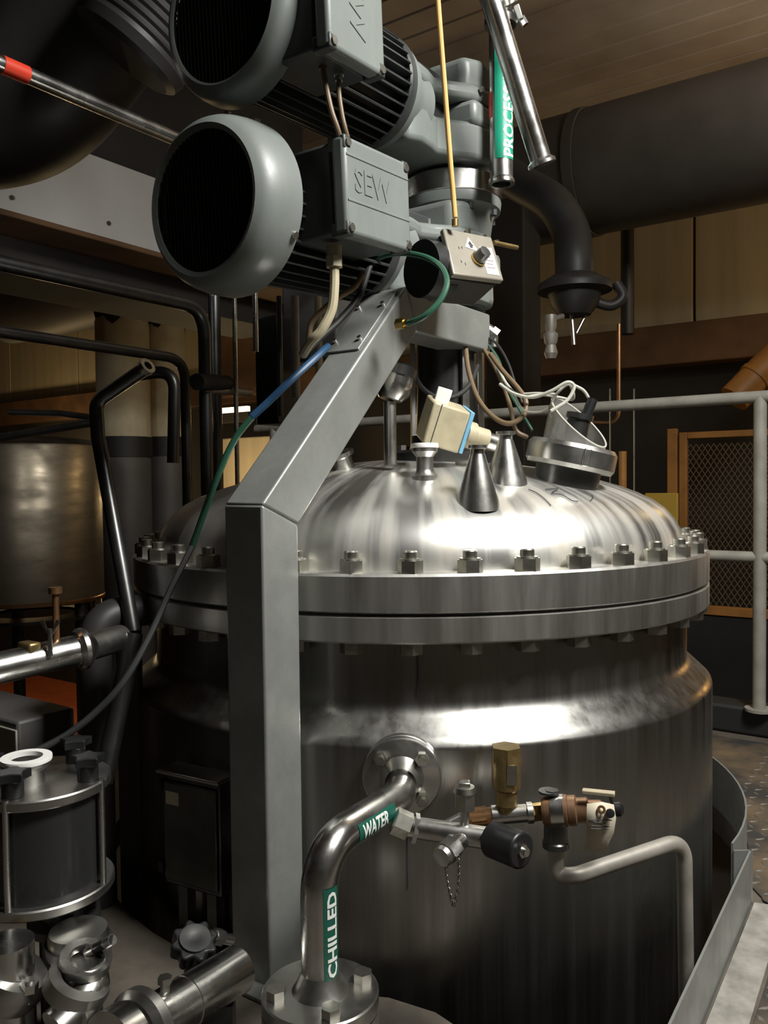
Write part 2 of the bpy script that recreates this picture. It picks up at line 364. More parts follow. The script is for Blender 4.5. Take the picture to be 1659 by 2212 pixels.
# ================================================================== guard rail
rd = (curbA-curbC).normalized()
rail = thing('guard_rail', 'pale painted pipe guard rail along the far edge of the deck', 'railing', curbB)
q = C(1641, 1200, 2.43); q0 = V((q.x, q.y, .085)); ztop = C(1641, 857, 2.43).z; zmid = C(1641, 1204, 2.43).z
MB().tube([V((q.x, q.y, .08)), V((q.x, q.y, ztop))], .0185, 20).build('post', RAILP, rail)
MB().tube([V((q.x, q.y, ztop))-rd*1.2, V((q.x, q.y, ztop))+rd*2.0], .0175, 20).build('top_rail', RAILP, rail)
MB().tube([V((q.x, q.y, zmid))-rd*1.2, V((q.x, q.y, zmid))+rd*2.0], .0165, 20).build('mid_rail', RAILP, rail)
for s_ in (-1.1, 1.9): MB().tube([V((q.x, q.y, .08))+rd*s_, V((q.x, q.y, ztop))+rd*s_], .0185, 20).build('post', RAILP, rail)
MB().lathe([(0, 0), (.04, 0), (.04, .008), (.0, .008)], V((q.x, q.y, .08)), Z, 20).build('foot_plate', RAILP, rail)

# ================================================================== mixing vessel
zt, zs_, zbm, zc = rel(-.1398), rel(-.2038), rel(-.2485), rel(-.4076)
vessel = thing('mixing_vessel', 'large round stainless steel mixing vessel with a bolted domed lid', 'vessel', V((0, 0, -.55)))
body = [(.626, -.55), (.626, zc-.004), (.6245, zc+.002), (.612, zc+.014), (.588, zc+.036), (.579, zc+.046), (.575, zc+.06), (.575, zbm)]
MB().lathe(body, seg=160).build('body', WALLST, vessel)
MB().lathe([(.56, zbm), (.617, zbm), (.620, zbm+.003), (.620, zs_-.004), (.612, zs_-.001), (.56, zs_-.001)], seg=160).build('lower_flange', FLANGE, vessel, smooth=25)
MB().lathe([(.56, zs_-.001), (.613, zs_-.001), (.613, zs_+.002), (.56, zs_+.002)], seg=96).build('gasket', RUBBER, vessel)
MB().lathe([(.50, zs_+.001), (.612, zs_+.001), (.620, zs_+.005), (.620, zt-.004), (.616, zt), (.545, zt), (.50, zt-.01)], seg=160).build('lid_flange', FLANGE, vessel, smooth=25)
prof = [(.571, 0), (.5705, .012), (.569, .026), (.564, .044), (.553, .064), (.536, .084), (.512, .102), (.48, .118), (.446, .131), (.40, .145), (.342, .160), (.27, .174), (.2, .184), (.1, .193), (0, .196)]
def dome_z(r):
    for (r0, z0), (r1, z1) in zip(prof, prof[1:]):
        if r1 <= r <= r0: return zt+z0+(z1-z0)*(r0-r)/(r0-r1)
    return zt
lidd = MB().lathe([(r, zt+h-.002) for r, h in prof], seg=160).build('lid_dome', LID, vessel, origin=V((0, 0, zt)), smooth=60)
def on_dome(px, py):
    """march the ray through a photo pixel until it meets the lid"""
    d = .8
    while d < 2.4:
        p = C(px, py, d); r = math.hypot(p.x, p.y)
        if r < .571 and p.z < dome_z(r): return p
        d += .002
    return C(px, py, 1.6)
# 40 studs with nuts above and below
nm = MB().hexa((0, 0, 0), (0, 0, .020), .0205).lathe([(0, .020), (.0175, .020), (.017, .0225), (0, .0225)], seg=18).mesh('nut')
sm = MB().lathe([(0, 0), (.0115, 0), (.0115, .012), (.0095, .014), (0, .014)], seg=14).mesh('stud')
hm = MB().hexa((0, 0, -.018), (0, 0, 0), .0195).mesh('bolt_head')
for k in range(40):
    a = math.radians(-1.1+9*k); p = V((.597*math.sin(a), -.597*math.cos(a), zt))
    r1 = random.uniform(0, 1.05)
    n_ = inst(nm, 'nut', vessel, p, NUT, (0, 0, r1))
    inst(sm, 'stud', n_, p+V((0, 0, .021)), NUT)
    inst(hm, 'bolt_head', vessel, p+V((0, 0, zbm-zt)), NUT, (0, 0, random.uniform(0, 1.05)))
# drip stain and weld seam below the flange, pen marks on the lid
MB().box((-.0016, -.5775, zc+.07), (.0016, -.574, zbm), Matrix.Rotation(math.radians(-.2), 4, 'Z')).build('drip_streak', MARK, vessel)
MB().box((-.0012, -.6272, zc-.22), (.0012, -.6255, zc-.09), Matrix.Rotation(math.radians(-1.9), 4, 'Z')).build('drip_streak', MARK, vessel)
for pts in ([(1142, 1058), (1160, 1066), (1178, 1080), (1190, 1093)], [(1178, 1058), (1205, 1056), (1192, 1066), (1215, 1070), (1235, 1082), (1249, 1084)], [(1278, 1070), (1281, 1076), (1275, 1082)]):
    q3 = [on_dome(*p)+V((0, -.0005, .0008)) for p in pts]
    MB().tube(spline(q3, 6), .0008, 6).build('pen_mark', MARK, vessel)
# ferrule nozzle with white gasket
def ferrule(px, py, h, r, rf, name='nozzle', lab=None, gask=True, tilt=(0, 0, 1)):
    b = on_dome(px, py); ax = V(tilt).normalized()
    o = MB().lathe([(r*1.5, -.02), (r*1.5, .002), (r*1.1, .008), (r, .014), (r, h-.016), (rf, h-.006), (rf, h), (r*.9, h), (r*.85, h-.05)], b, ax, 32).build(name, STEEL, vessel)
    if gask: MB().lathe([(r*.72, h+.0005), (rf*1.04, h+.0005), (rf*1.08, h+.004), (rf*1.04, h+.009), (r*.75, h+.009), (r*.72, h+.0005)], b, ax, 32).build('gasket_ring', WHITE, o)
    return o
ferrule(918, 1030, .052, .0155, .0235)
def cone(px, py, h, r):
    b = on_dome(px, py)
    o = MB().lathe([(r*1.12, -.02), (r*1.02, -.002), (r*.36, h), (0, h+.001)], b, Z, 40).build('cone_boss', STEEL, vessel, smooth=25)
    MB().lathe([(0, h-.003), (r*.34, h-.003), (r*.34, h+.008), (r*.48, h+.010), (r*.48, h+.015), (0, h+.016)], b, Z, 24).build('cone_cap', STEEL, o)
cone(1032, 1078, .076, .035); cone(1093, 1035, .072, .037)
b = on_dome(1005, 1001); MB().lathe([(0, -.01), (.02, -.01), (.02, .004), (.014, .007), (0, .007)], b, Z, 24).build('plug', WHITE, vessel)
b = on_dome(742, 1010); MB().lathe([(0, -.02), (.022, -.02), (.022, .02), (.03, .024), (.03, .032), (0, .034)], b, V((-.3, -.25, 1)), 24).build('capped_nozzle', BRIGHT, vessel)
# inlet flange on the vessel wall
fc = C(866, 1690, 1.225)

# ================================================================== support frame: post, arm, beam (square tube)
k_ = .95
wT = .080
P0 = C(567, 1090, 1.288*k_); P0 = V((P0.x, P0.y, P0.z))
sl = .412*k_
FR = frame(U, -W, Z, V((P0.x, P0.y, 0)))     # local x along the arm, y towards the right of the viewer, z up
# right face plane is y=0; tube occupies y in (-wT, 0); near-left corner at x=0
zj = P0.z; za = zj+sl                    # top edge of arm start (corner) and end
wz = wT
fr = thing('support_frame', 'bent square-tube steel support post rising from the deck and reaching over the vessel lid', 'support post', V((P0.x, P0.y, 0)))
t8 = math.tan(math.radians(22.5))
lower_j = zj-wT*t8; lower_a = za-wT*t8*0
# outline in the x-z plane of the tube (outer edge first)
xe = sl+.345*k_
out_poly = {
 'post': [(0, 0), (0, zj), (wT, zj-wT*t8), (wT, 0)],
 'arm': [(0, zj), (sl, za), (sl+wT*t8, za-wT), (wT, zj-wT*t8)],
 'beam': [(sl, za), (xe, za), (xe, za-wT), (sl+wT*t8, za-wT)]}
for nme, poly in out_poly.items():
    Mx = FR @ frame((1, 0, 0), (0, 0, 1), (0, -1, 0), (0, 0, 0))
    MB().prism(poly, 0, wT, Mx).build(nme, FRAME, fr, bevel=.0045, bseg=3)
# cover plate with screws on the top-left of the arm
an = V((math.sin(math.radians(-45)), 0, math.cos(math.radians(45))))
cov = MB(FR); s0, s1 = sl*.66, sl*.97
def ap(s, y, h): return V((s, 0, zj+s))+an*h+V((0, y, 0))
cvs = [ap(s, y, h) for h in (0, .004) for s, y in ((s0, -wT-.006), (s0, -.012), (s1, -.012), (s1, -wT-.006))]
cov.add(cvs, [(0, 3, 2, 1), (4, 5, 6, 7), (0, 1, 5, 4), (1, 2, 6, 5), (2, 3, 7, 6), (3, 0, 4, 7)])
cvp = cov.build('cover_plate', FRAME, fr, bevel=.001)
for s, y in ((s0+.02, -wT+.004), (s0+.02, -.022), (s1-.03, -wT+.004), (s1-.03, -.022)):
    MB(FR).cyl(ap(s, y, .003), ap(s, y, .010), .004, seg=10).build('screw', BRIGHT, cvp)
# cable gland for the green hose
g0 = C(862, 700, 1.42)
gl = MB().hexa(g0+W*.004, g0-W*.012, .0095).cyl(g0-W*.012, g0-W*.02, .0065, seg=16).build('cable_gland', BRASSY, fr)
# mounting bolt at the arm's head
MB().cyl(C(855, 612, 1.62), C(855, 596, 1.62), .008, seg=14).build('bolt', BRIGHT, fr)
# base plate of the post
MB(FR).box((-.03, -wT-.03, 0), (wT+.03, .03, .008)).build('base_plate', FRAME, fr, bevel=.002)

# ================================================================== drive: agitator column and the two gearmotors
A0 = Hp(.142, 1.842, 0); Apx = 968
col_ = thing('agitator_column', 'dark steel agitator housing standing on the crown of the lid', 'agitator', V((A0.x, A0.y, dome_z(.08))))
zd = dome_z(.1)
MB().lathe([(0, zd-.03), (.125, zd-.03), (.125, zd+.012), (.118, zd+.018), (.085, zd+.018), (.082, zd+.03), (.082, zd+.05), (.07, zd+.056), (.066, zd+.15), (.066, zd+.27), (.09, zd+.275), (.09, zd+.30), (0, zd+.30)], V((A0.x, A0.y, 0)), Z, 48).build('housing', DARKST, col_)
for k in range(8):
    a = k*math.pi/4+.2; p = V((A0.x+.104*math.cos(a), A0.y+.104*math.sin(a), zd+.016)); MB().hexa(p, p+V((0, 0, .014)), .012).build('nut', NUT, col_)
for a in (-1.1, -.35, .5, 2.2, 3.4):
    p = V((A0.x+.078*math.cos(a), A0.y+.078*math.sin(a), zd+.05)); MB().box((-.008, -.004, 0), (.008, .004, .24), Matrix.Translation(p) @ Matrix.Rotation(a+1.57, 4, 'Z')).build('lantern_rib', STEEL, col_)
mpl = MB(frame(U, W, Z, V((A0.x, A0.y, 0)))); mpl.box((-.12, -.03, za+.001), (.06, .12, za+.016)); mpl.build('mounting_plate', PAINT, col_, bevel=.002)
# small lamp housing / sight tube beside the column
sg = thing('sight_lamp', 'small shiny metal sight lamp beside the agitator column', 'lamp', C(842, 870, 1.6))
MB().lathe([(0, 0), (.022, .004), (.034, .018), (.036, .036), (.036, .05), (0, .05)], C(842, 868, 1.6), V((.25, .1, 1)), 28).build('bowl', BRIGHT, sg)
MB().lathe([(0, .05), (.039, .05), (.039, .068), (.03, .074), (0, .074)], C(842, 868, 1.6), V((.25, .1, 1)), 28).build('cap', DARKST, sg)
MB().cyl(C(842, 868, 1.6)-Z*.12, C(842, 868, 1.6), .012).build('stem', STEEL, sg)

def motor(name, label, fc_, box, box_z, box_h, vertical, R, cl):
    tilt = math.radians(3.0); X = (U*math.cos(tilt)+Z*math.sin(tilt)).normalized(); Yl = W; Zl = X.cross(Yl)
    M = frame(X, Yl, Zl, fc_); r = thing(name, label, 'motor', fc_+X*.2)
    kr = R/.1345
    prof = [(.1045, .012), (.1045, .0), (.112, -.003), (.1195, .003), (.125, .010), (.129, .019), (.132, .032), (.134, .048), (R, .062), (R, .076), (.131, .078), (.127, .07)]
    cow = MB().lathe([(a*kr if i_ > 1 and a != R else a, b*cl) for i_, (a, b) in enumerate(prof)], fc_, X, 72).build('fan_cowl', PAINT, r, smooth=50)
    MB().lathe([(0, .026*cl+.004), (.118, .026*cl+.004)], fc_, X, 40).build('fan_guard_backing', RUBBER, cow)
    g = MB(M)
    for i in range(-13, 14):
        c = i*.0078; h = math.sqrt(max(1e-5, .1048**2-c*c))
        g.box((.003, c-.0009, -h), (.0055, c+.0009, h)); g.box((.0055, -h, c-.0009), (.008, h, c+.0009))
    gg = g.build('fan_grille', GRILLE, cow, smooth=0)
    MB(M).lathe([(0, .009), (.026, .009), (.027, .012), (0, .012)], (0, 0, 0), (1, 0, 0), 28).build('hub_disc', RUBBER, gg)
    for a in (.4, 2.0, 3.6, 5.2): MB(M).cyl((.068, (R-.002)*math.cos(a), (R-.002)*math.sin(a)), (.068, (R+.004)*math.cos(a), (R+.004)*math.sin(a)), .006, seg=10).build('screw', NUT, cow)
    MB().lathe([(0, .07), (.080, .07), (.080, .385), (0, .385)], fc_, X, 48).build('stator_body', PAINTD, r)
    fm = MB(frame(X, Yl, Zl)).box((.078, -.0017, .078), (.372, .0017, .104)).mesh('cooling_fin', smooth=0)
    NF = 34
    for i in range(NF):
        a = 2*math.pi*(i+.5)/NF
        ob = bpy.data.objects.new('cooling_fin', fm); col.objects.link(ob); ORG[ob.name] = fc_
        ob.parent = r; ob.matrix_local = Matrix.Translation(fc_-ORG[r.name]) @ Matrix.Rotation(a, 4, X)
    if not fm.materials: fm.materials.append(PAINTD)
    MB().lathe([(0, .372), (.100, .372), (.103, .376), (.103, .392), (.095, .397), (0, .397)], fc_, X, 56).build('end_shield', PAINTD, r)
    # terminal box on the viewer's right of the motor (local -y)
    x0, x1 = box; zc_ = box_z; hh = box_h/2; o_ = .185
    tb = MB(M).box((x0+.004, -.158, zc_-hh+.004), (x1-.004, -.05, zc_+hh-.004)).build('terminal_box', PAINTD, r, bevel=.006)
    ld = MB(M).box((x0, -o_, zc_-hh), (x1, -.1585, zc_+hh)).build('terminal_lid', PAINT, tb, bevel=.007, bseg=3)
    for sx in (x0+.010, x1-.010):
        for sz in (zc_-hh+.010, zc_+hh-.010):
            MB(M).cyl((sx, -o_-.003, sz), (sx, -o_+.004, sz), .0062, seg=14).build('lid_screw', NUT, tb)
            MB(M).box((sx-.009, -o_+.0, sz-.011), (sx+.009, -.152, sz+.011)).build('screw_lug', PAINTD, tb, bevel=.003)
    vs, fs = text_mesh('SEW', 1.0, .04, .012); w_ = max(v.x for v in vs); h_ = max(v.y for v in vs)
    letters = MB(M); L_ = (x1-x0)*.56 if not vertical else box_h*.60; H_ = .036
    ox = x0+.022
    pv = []
    for v in vs:
        a, b_ = v.x/w_*L_, v.y/h_*H_
        dz = -o_+.0005-(v.z+.04)*.022
        pv.append(V((ox+a, dz, zc_-.006+b_)) if not vertical else V(((x0+x1)/2-.018+b_, dz, zc_-hh+.034+L_-a)))
    letters.add(pv, fs); letters.build('raised_lettering', PAINT, tb, smooth=0)
    for zz in ((zc_-.022, zc_+.045) if not vertical else ()):
        MB(M).box((x0+.005, -o_-.0012, zz-.002), (x1-.005, -o_+.002, zz+.002)).build('lid_rib', PAINT, tb, bevel=.0008)
    return r, M, X, Yl, Zl
fl_ = C(437, 434, 1.276); fu_ = C(474, 18, 1.276)
mlow, Ml, Xl, Yl_, Zl_ = motor('gearmotor', 'lower grey electric gearmotor with fan cowl and terminal box above the support arm', fl_, (.116, .294), .014, .146, False, .1345, 1.0)
mup, Mu, Xu, Yu_, Zu_ = motor('gearmotor', 'upper grey electric gearmotor whose gearbox ends in a polished ring flange', fu_, (.026, .166), -.004, .19, True, .130, .62)
# upper gearbox
def gearbox(r, M, low):
    MB(M).lathe([(0, .397), (.096, .397), (.098, .402), (.098, .414), (.092, .418), (.080, .43), (.074, .452), (.070, .48), (.074, .50), (0, .50)], (0, 0, 0), (1, 0, 0), 56).build('adapter', PAINT, r)
    def plate(z0, z1, sc, nm_):
        out = [(.425, -.055*sc), (.46, -.068*sc), (.50, -.064*sc), (.535, -.056*sc), (.57, -.072*sc), (.61, -.098*sc), (.665, -.108*sc), (.735, -.108*sc), (.775, -.085*sc), (.79, -.04*sc),
               (.79, .04*sc), (.775, .085*sc), (.735, .108*sc), (.61, .098*sc), (.535, .056*sc), (.46, .068*sc), (.425, .055*sc)]
        return MB(M).prism(out, z0, z1).build(nm_, PAINT, r, bevel=.012, bseg=4)
    MB(M).prism([(.42, -.035), (.60, -.035), (.62, -.09), (.78, -.07), (.78, .07), (.62, .09), (.60, .035), (.42, .035)], -.06, .09).build('gear_core', PAINTD, r, bevel=.006)
    plate(.030, .064, 1.0, 'upper_casing')
    MB(M).prism([(.60, -.085), (.64, -.104), (.735, -.104), (.772, -.082), (.772, .082), (.735, .104), (.64, .104), (.60, .085)], .05, .118).build('upper_block', PAINT, r, bevel=.014, bseg=4); plate(-.088, -.012, 1.0, 'lower_casing')
    MB(M).box((.60, -.107, -.02), (.785, .107, .03)).build('casing_band', PAINT, r, bevel=.012)
    MB(M).lathe([(0, .112), (.070, .112), (.068, .125), (.03, .130), (0, .130)], (.69, 0, 0), (0, 0, 1), 40).build('bearing_cover', PAINT, r)
    MB(M).box((.789, -.045, -.05), (.798, .045, .05)).build('end_cover', PAINT, r, bevel=.003)
    for y, z in ((-.035, -.04), (-.035, .04), (.035, -.04), (.035, .04)): MB(M).hexa((.797, y, z), (.803, y, z), .006).build('bolt', NUT, r)
    MB(M).hexa((.50, -.05, .004), (.50, -.064, .004), .012).build('oil_plug', BRIGHT, r)
    for x in (.63, .70, .76): MB(M).hexa((x, -.112, .052), (x, -.105, .052), .006).build('bolt', NUT, r)
gearbox(mup, Mu, False)
ac_ = Mu @ V((.69, 0, 0)); cA = V((ac_.x, ac_.y, 0))
zr = C(968, 383, 1.735).z
MB().lathe([(.060, zr+.022), (.060, zr+.06), (.078, zr+.13)], cA, Z, 40).build('output_neck', PAINT, mup)
MB().lathe([(.05, zr-.021), (.104, zr-.021), (.106, zr-.019), (.106, zr+.019), (.104, zr+.022), (.05, zr+.022)], cA, Z, 64).build('polished_ring', BRIGHT, mup, smooth=25)
MB().lathe([(.05, zr-.021), (.105, zr-.022), (.106, zr-.026), (.104, zr-.043), (.095, zr-.048), (.088, zr-.060), (.082, zr-.10), (.07, zr-.115), (0, zr-.115)], cA, Z, 64).build('bell_flange', PAINT, mup)
for k in range(8):
    a = k*math.pi/4+.35; p = cA+V((.094*math.cos(a), .094*math.sin(a), zr-.047)); MB().hexa(p, p-V((0, 0, .012)), .008).build('bolt', PAINTD, mup)
gearbox(mlow, Ml, True)
cL = Ml @ V((.69, 0, 0)); MB().lathe([(0, za+.014), (.098, za+.014), (.10, za+.03), (.09, za+.04), (.07, za+.05), (.068, cL.z-.05)], V((cL.x, cL.y, 0)), Z, 48).build('output_flange', PAINT, mlow)
# glands and cables
def cable(name, label, pts, r, m, cat='cable', n=10, group=None, seg=10):
    return tag(MB().tube(spline(pts, n), r, seg).build(name, m), label, cat, group)
gl1 = C(697, 130, 1.27); gl2 = C(732, 155, 1.29)
for g_, mm_ in ((gl1, COPPER), (gl2, BRIGHT)):
    MB().cyl(g_+Z*.03, g_+Z*.004, .010, seg=16).hexa(g_+Z*.006, g_-Z*.006, .0085).cyl(g_-Z*.006, g_-Z*.014, .006, seg=14).build('cable_gland', mm_, mup)
cable('motor_cable', 'tan cable leaving the copper gland between the two motor boxes', [gl1-Z*.01, C(705, 190, 1.268), C(716, 240, 1.265), C(728, 275, 1.268), C(736, 302, 1.275)], .0042, CABLEBR)
cable('motor_cable', 'tan cable leaving the bright gland between the two motor boxes', [gl2-Z*.01, C(732, 200, 1.285), C(738, 245, 1.283), C(746, 280, 1.285), C(755, 312, 1.295)], .0038, CABLEBR)
gl3 = C(722, 572, 1.33)
MB().cyl(gl3+Z*.03, gl3+Z*.012, .012, seg=18).hexa(gl3+Z*.012, gl3-Z*.004, .014).build('cable_gland', CABLE, mlow)
cable('supply_cable', 'thick cream cable hanging from the lower motor box', [gl3, C(722, 620, 1.33), C(716, 670, 1.33), C(695, 712, 1.33), C(672, 738, 1.34), C(655, 765, 1.38)], .0078, CABLE)
cable('supply_cable', 'brown cable curving behind the cover plate of the arm', [C(785, 590, 1.45), C(765, 620, 1.44), C(735, 640, 1.42), C(700, 668, 1.42), C(672, 700, 1.42), C(668, 745, 1.42)], .005, CABLEBR)
cable('supply_cable', 'dark cable looping under the lower motor to the arm', [C(800, 570, 1.5), C(775, 640, 1.46), C(735, 690, 1.44), C(700, 722, 1.42), C(660, 760, 1.4)], .006, RUBBER)
# sensor box and its black body (a brake / encoder head) in front of the lower gearbox
sb = thing('sensor_box', 'tan-lidded control box with warning triangle beside the lower gearmotor', 'control box', C(1020, 640, 1.52))
c00, c10, c11, c01 = C(957, 491, 1.475), C(1062, 512, 1.545), C(1089, 606, 1.505), C(980, 592, 1.43)
def skew(mb, q0, q1, thick):
    vs = list(q0)+list(q1); mb.add(vs, [(0, 1, 2, 3), (7, 6, 5, 4), (0, 4, 5, 1), (1, 5, 6, 2), (2, 6, 7, 3), (3, 7, 4, 0)]); return mb
ln_ = (c10-c00).cross(c01-c00).normalized()
if ln_.dot(CAM-c00) < 0: ln_ = -ln_
lidq = [c00, c10, c11, c01]
skew(MB(), lidq, [p-ln_*.012 for p in lidq], 0).build('lid', LIDTAN, sb, bevel=.003, bseg=3)
ctr = sum(lidq, V((0, 0, 0)))/4
inner = [ctr+(p-ctr)*.96-ln_*.0125 for p in lidq]; deep = [ctr+(p-ctr)*.93-ln_*.085 for p in lidq]
skew(MB(), inner, deep, 0).build('case', BLACK, sb, bevel=.006)
ex = (c10-c00).normalized(); ey = (c01-c00).normalized(); wx = (c10-c00).length; wy = (c01-c00).length
def onlid(a, b, h=.0006): return c00+(c10-c00)*a+(c01-c00)*b+((c11-c10)-(c01-c00))*a*b+ln_*h
def lidpoly(pts, h, name, m, par): 
    n = len(pts); return MB().add([onlid(a, b, h) for a, b in pts], [tuple(range(n))]).build(name, m, par, smooth=0)
tri = lidpoly([(.47, .12), (.36, .36), (.62, .42)], .0007, 'warning_triangle', WHITE, sb)
lidpoly([(.475, .20), (.43, .29), (.455, .30), (.455, .36), (.51, .37), (.51, .315), (.545, .32)], .0011, 'arrow_symbol', MARK, tri)
lab = lidpoly([(.66, .30), (.92, .28), (.93, .90), (.68, .90)], .0007, 'white_sticker', WHITE, sb)
for i, b_ in enumerate((.42, .5, .58, .66, .74)): lidpoly([(.71, b_), (.88-.03*(i % 2), b_-.005), (.88-.03*(i % 2), b_+.02), (.71, b_+.025)], .0011, 'sticker_print', mat('sticker_ink%d' % i, (.25, .2, .2), .6), lab)
for a, b_ in ((.22, .38), (.28, .36), (.20, .68), (.27, .72)): lidpoly([(a, b_), (a+.012, b_), (a+.016, b_+.05), (a+.004, b_+.05)], .0007, 'engraved_mark', MARK, sb)
kc = onlid(.56, .60); kb = MB().lathe([(0, 0), (.013, 0), (.013, .008), (.011, .022), (0, .023)], kc, ln_, 20).build('knob', DARKST, sb)
MB().lathe([(.011, .0), (.0145, 0), (.0145, .004), (.011, .004)], kc, ln_, 20).build('collar', BRASSY, kb)
s1_ = onlid(.02, .2, -.02); 
for a, b_ in ((-.06, .16), (-.05, .86)): p = onlid(a, b_, -.03); MB().cyl(p, p+ln_*.004-ex*.010, .006, seg=12).build('screw', BRIGHT, sb)
bk = ctr-ln_*.05-ex*.055+ey*.005
MB().lathe([(0, -.03), (.05, -.03), (.05, .02), (.042, .03), (.03, .036), (0, .036)], bk, ex, 36).build('sensor_head', BLACK, sb)
pr = C(1066, 524, 1.56); MB().cyl(pr, C(1117, 535, 1.60), .0045, seg=12).build('pin', BRASS, sb)
# shaft seal head between plate and sensor
MB(frame(U, W, Z, V((cL.x, cL.y, 0)))).box((-.06, -.115, za+.017), (.02, -.02, za+.06)).build('bracket', PAINT, mlow, bevel=.004)
# green hose loop
cable('air_hose', 'green hose looping from the arm gland up behind the motor box', [g0-W*.02, C(884, 698, 1.38), C(918, 682, 1.36), C(950, 650, 1.36), C(965, 612, 1.37), C(955, 580, 1.39), C(925, 558, 1.42), C(885, 548, 1.45), C(850, 548, 1.48), C(820, 556, 1.50), C(795, 575, 1.52)], .0052, HGREEN, 'hose')
# blue and green air hose from the arm down to the left
cable('air_hose', 'blue air hose sagging from the arm down towards the left', [C(708, 748, 1.46), C(690, 765, 1.42), C(630, 820, 1.38), C(580, 868, 1.38), C(545, 900, 1.38)], .0062, HBLUE, 'hose')
cable('air_hose', 'dull green air hose continuing below the blue one', [C(545, 900, 1.38), C(510, 945, 1.385), C(482, 1000, 1.39), C(462, 1050, 1.40), C(440, 1110, 1.42), C(415, 1180, 1.44)], .0058, HGREEN, 'hose')
cable('floor_cable', 'black cable slung from the vessel down across the red floor', [C(415, 1180, 1.44), C(370, 1270, 1.36), C(320, 1380, 1.30), C(265, 1475, 1.26), C(205, 1540, 1.24), C(140, 1590, 1.22), C(70, 1625, 1.20), C(0, 1650, 1.18), C(-60, 1670, 1.16)], .0055, RUBBER)
# yellow cord from above
cpts = spline([C(943, -40, 1.46), C(952, 80, 1.462), C(963, 220, 1.465), C(973, 350, 1.468), C(979, 420, 1.47), C(983, 470, 1.47)], 10); cu_ = (cpts[0]-cpts[1]).normalized()
tag(MB().tube([cpts[0]+cu_*((ZC-cpts[0].z)/cu_.z)]+cpts, .0046, 10).build('pull_cord', CORD), 'yellow-orange cord hanging from above onto the control box', 'cord')
pe = C(983, 474, 1.47); MB().cyl(pe, pe-Z*.012, .006, seg=12).build('cord_end', BRASS, bpy.data.objects['pull_cord'])

# ================================================================== fittings on the lid: beige actuator, sight port
act = thing('beige_actuator', 'beige boxy actuator lying aslant on the lid behind the nozzle', 'actuator', C(975, 985, 1.62))
axx = (C(1035, 925, 1.60)-C(935, 900, 1.55)).normalized(); 
a_c = C(940, 868, 1.56); a_x = (C(1018, 893, 1.585)-a_c); a_y = (C(912, 958, 1.57)-a_c); nn = a_x.cross(a_y).normalized()
if nn.dot(CAM-a_c) > 0: nn = -nn
top = [a_c, a_c+a_x, a_c+a_x+a_y*1.0, a_c+a_y]
skew(MB(), top, [p+nn*.055-a_y*.12 for p in top], 0).build('case', BEIGE, act, bevel=.004)
ex2 = a_x.normalized(); en = [a_c+a_x, a_c+a_x+a_y]; 
bx = [en[0], en[0]+ex2*.008, en[1]+ex2*.008, en[1]]; skew(MB(), [ (p-a_y*.03) for p in bx], [p+nn*.055-a_y*.12 for p in bx], 0).build('blue_band', BLUE, act, bevel=.001)
pc = (en[0]+en[1])/2+nn*.022+ex2*.008
MB().lathe([(0, 0), (.026, 0), (.026, .018), (.021, .02), (.021, .048), (0, .048)], pc, ex2, 28).build('end_cap', BEIGE, act)
MB().lathe([(0, .048), (.017, .048), (.017, .075), (.021, .076), (.021, .085), (0, .085)], pc, ex2, 28).build('barrel', BRIGHT, act)
MB().box((-.014, -.014, 0), (.014, .014, .03), axframe(a_c+a_x*.3+nn*.03, -a_y)).build('plug', WHITE, act, bevel=.002)
lineo = [a_c+a_x*.2-nn*.0004+a_y*t_ for t_ in (.0, 1.0)]
MB().tube(lineo, .0009, 6).build('case_joint', MARK, act)

sp = thing('sight_port', 'round clamped sight port with a cut plastic sleeve on the lid shoulder', 'sight port', on_dome(1228, 1040))
sc_ = C(1234, 985, 1.60); sax = (Up*.965+Rt*.20-Fw*.02).normalized(); sax = V((sax.x, sax.y-.05, sax.z)).normalized()
MB().lathe([(.062, -.08), (.062, -.022), (.066, -.02), (.0, -.02)], sc_, sax, 48).build('neck', DARKST, sp)
MB().lathe([(.055, -.024), (.080, -.024), (.085, -.016), (.085, .014), (.079, .022), (.060, .022), (.055, .02)], sc_, sax, 56).build('clamp_ring', STEEL, sp, smooth=25)
for a in (.15, 2.3, 4.2):
    M_ = axframe(sc_, sax) @ Matrix.Rotation(a, 4, 'Z'); MB(M_).box((.080, -.007, -.017), (.0885, .007, .016)).build('clamp_lug', STEEL, sp, bevel=.002)
MB().lathe([(0, .0205), (.054, .0205), (.054, .024), (0, .024)], sc_, sax, 40).build('glass', DARKST, sp)
Ms = axframe(sc_, sax); sl_ = MB(); vs = []; fs = []; K = 48
vdir = (CAM-sc_); lv = Ms.inverted() @ (sc_+vdir); aF = math.atan2(lv.y, lv.x); lr = Ms.inverted() @ (sc_+Rt); aR = math.atan2(lr.y, lr.x)
for rr in (.060, .0575):
    for k in range(K):
        a = 2*math.pi*k/K; hgt = .066-.030*math.cos(a-aF)-.034*math.cos(a-aR); hgt = max(.026, hgt)
        for h in (.022, hgt): vs.append(Ms @ V((rr*math.cos(a), rr*math.sin(a), h)))
for k in range(K):
    k2 = (k+1) % K; o2 = 2*K; fs += [(2*k, 2*k2, 2*k2+1, 2*k+1), (o2+2*k, o2+2*k+1, o2+2*k2+1, o2+2*k2), (2*k+1, 2*k2+1, o2+2*k2+1, o2+2*k+1)]
sl_.add(vs, fs).build('plastic_sleeve', ACRYL, sp)
rim = []
for k in range(K+1):
    a = 2*math.pi*k/K; hgt = max(.026, .066-.030*math.cos(a-aF)-.034*math.cos(a-aR)); rim.append(Ms @ V((.0587*math.cos(a), .0587*math.sin(a), hgt)))
MB().tube(rim, .0018, 6, caps=False).build('sleeve_rim', CLEAR, sp)
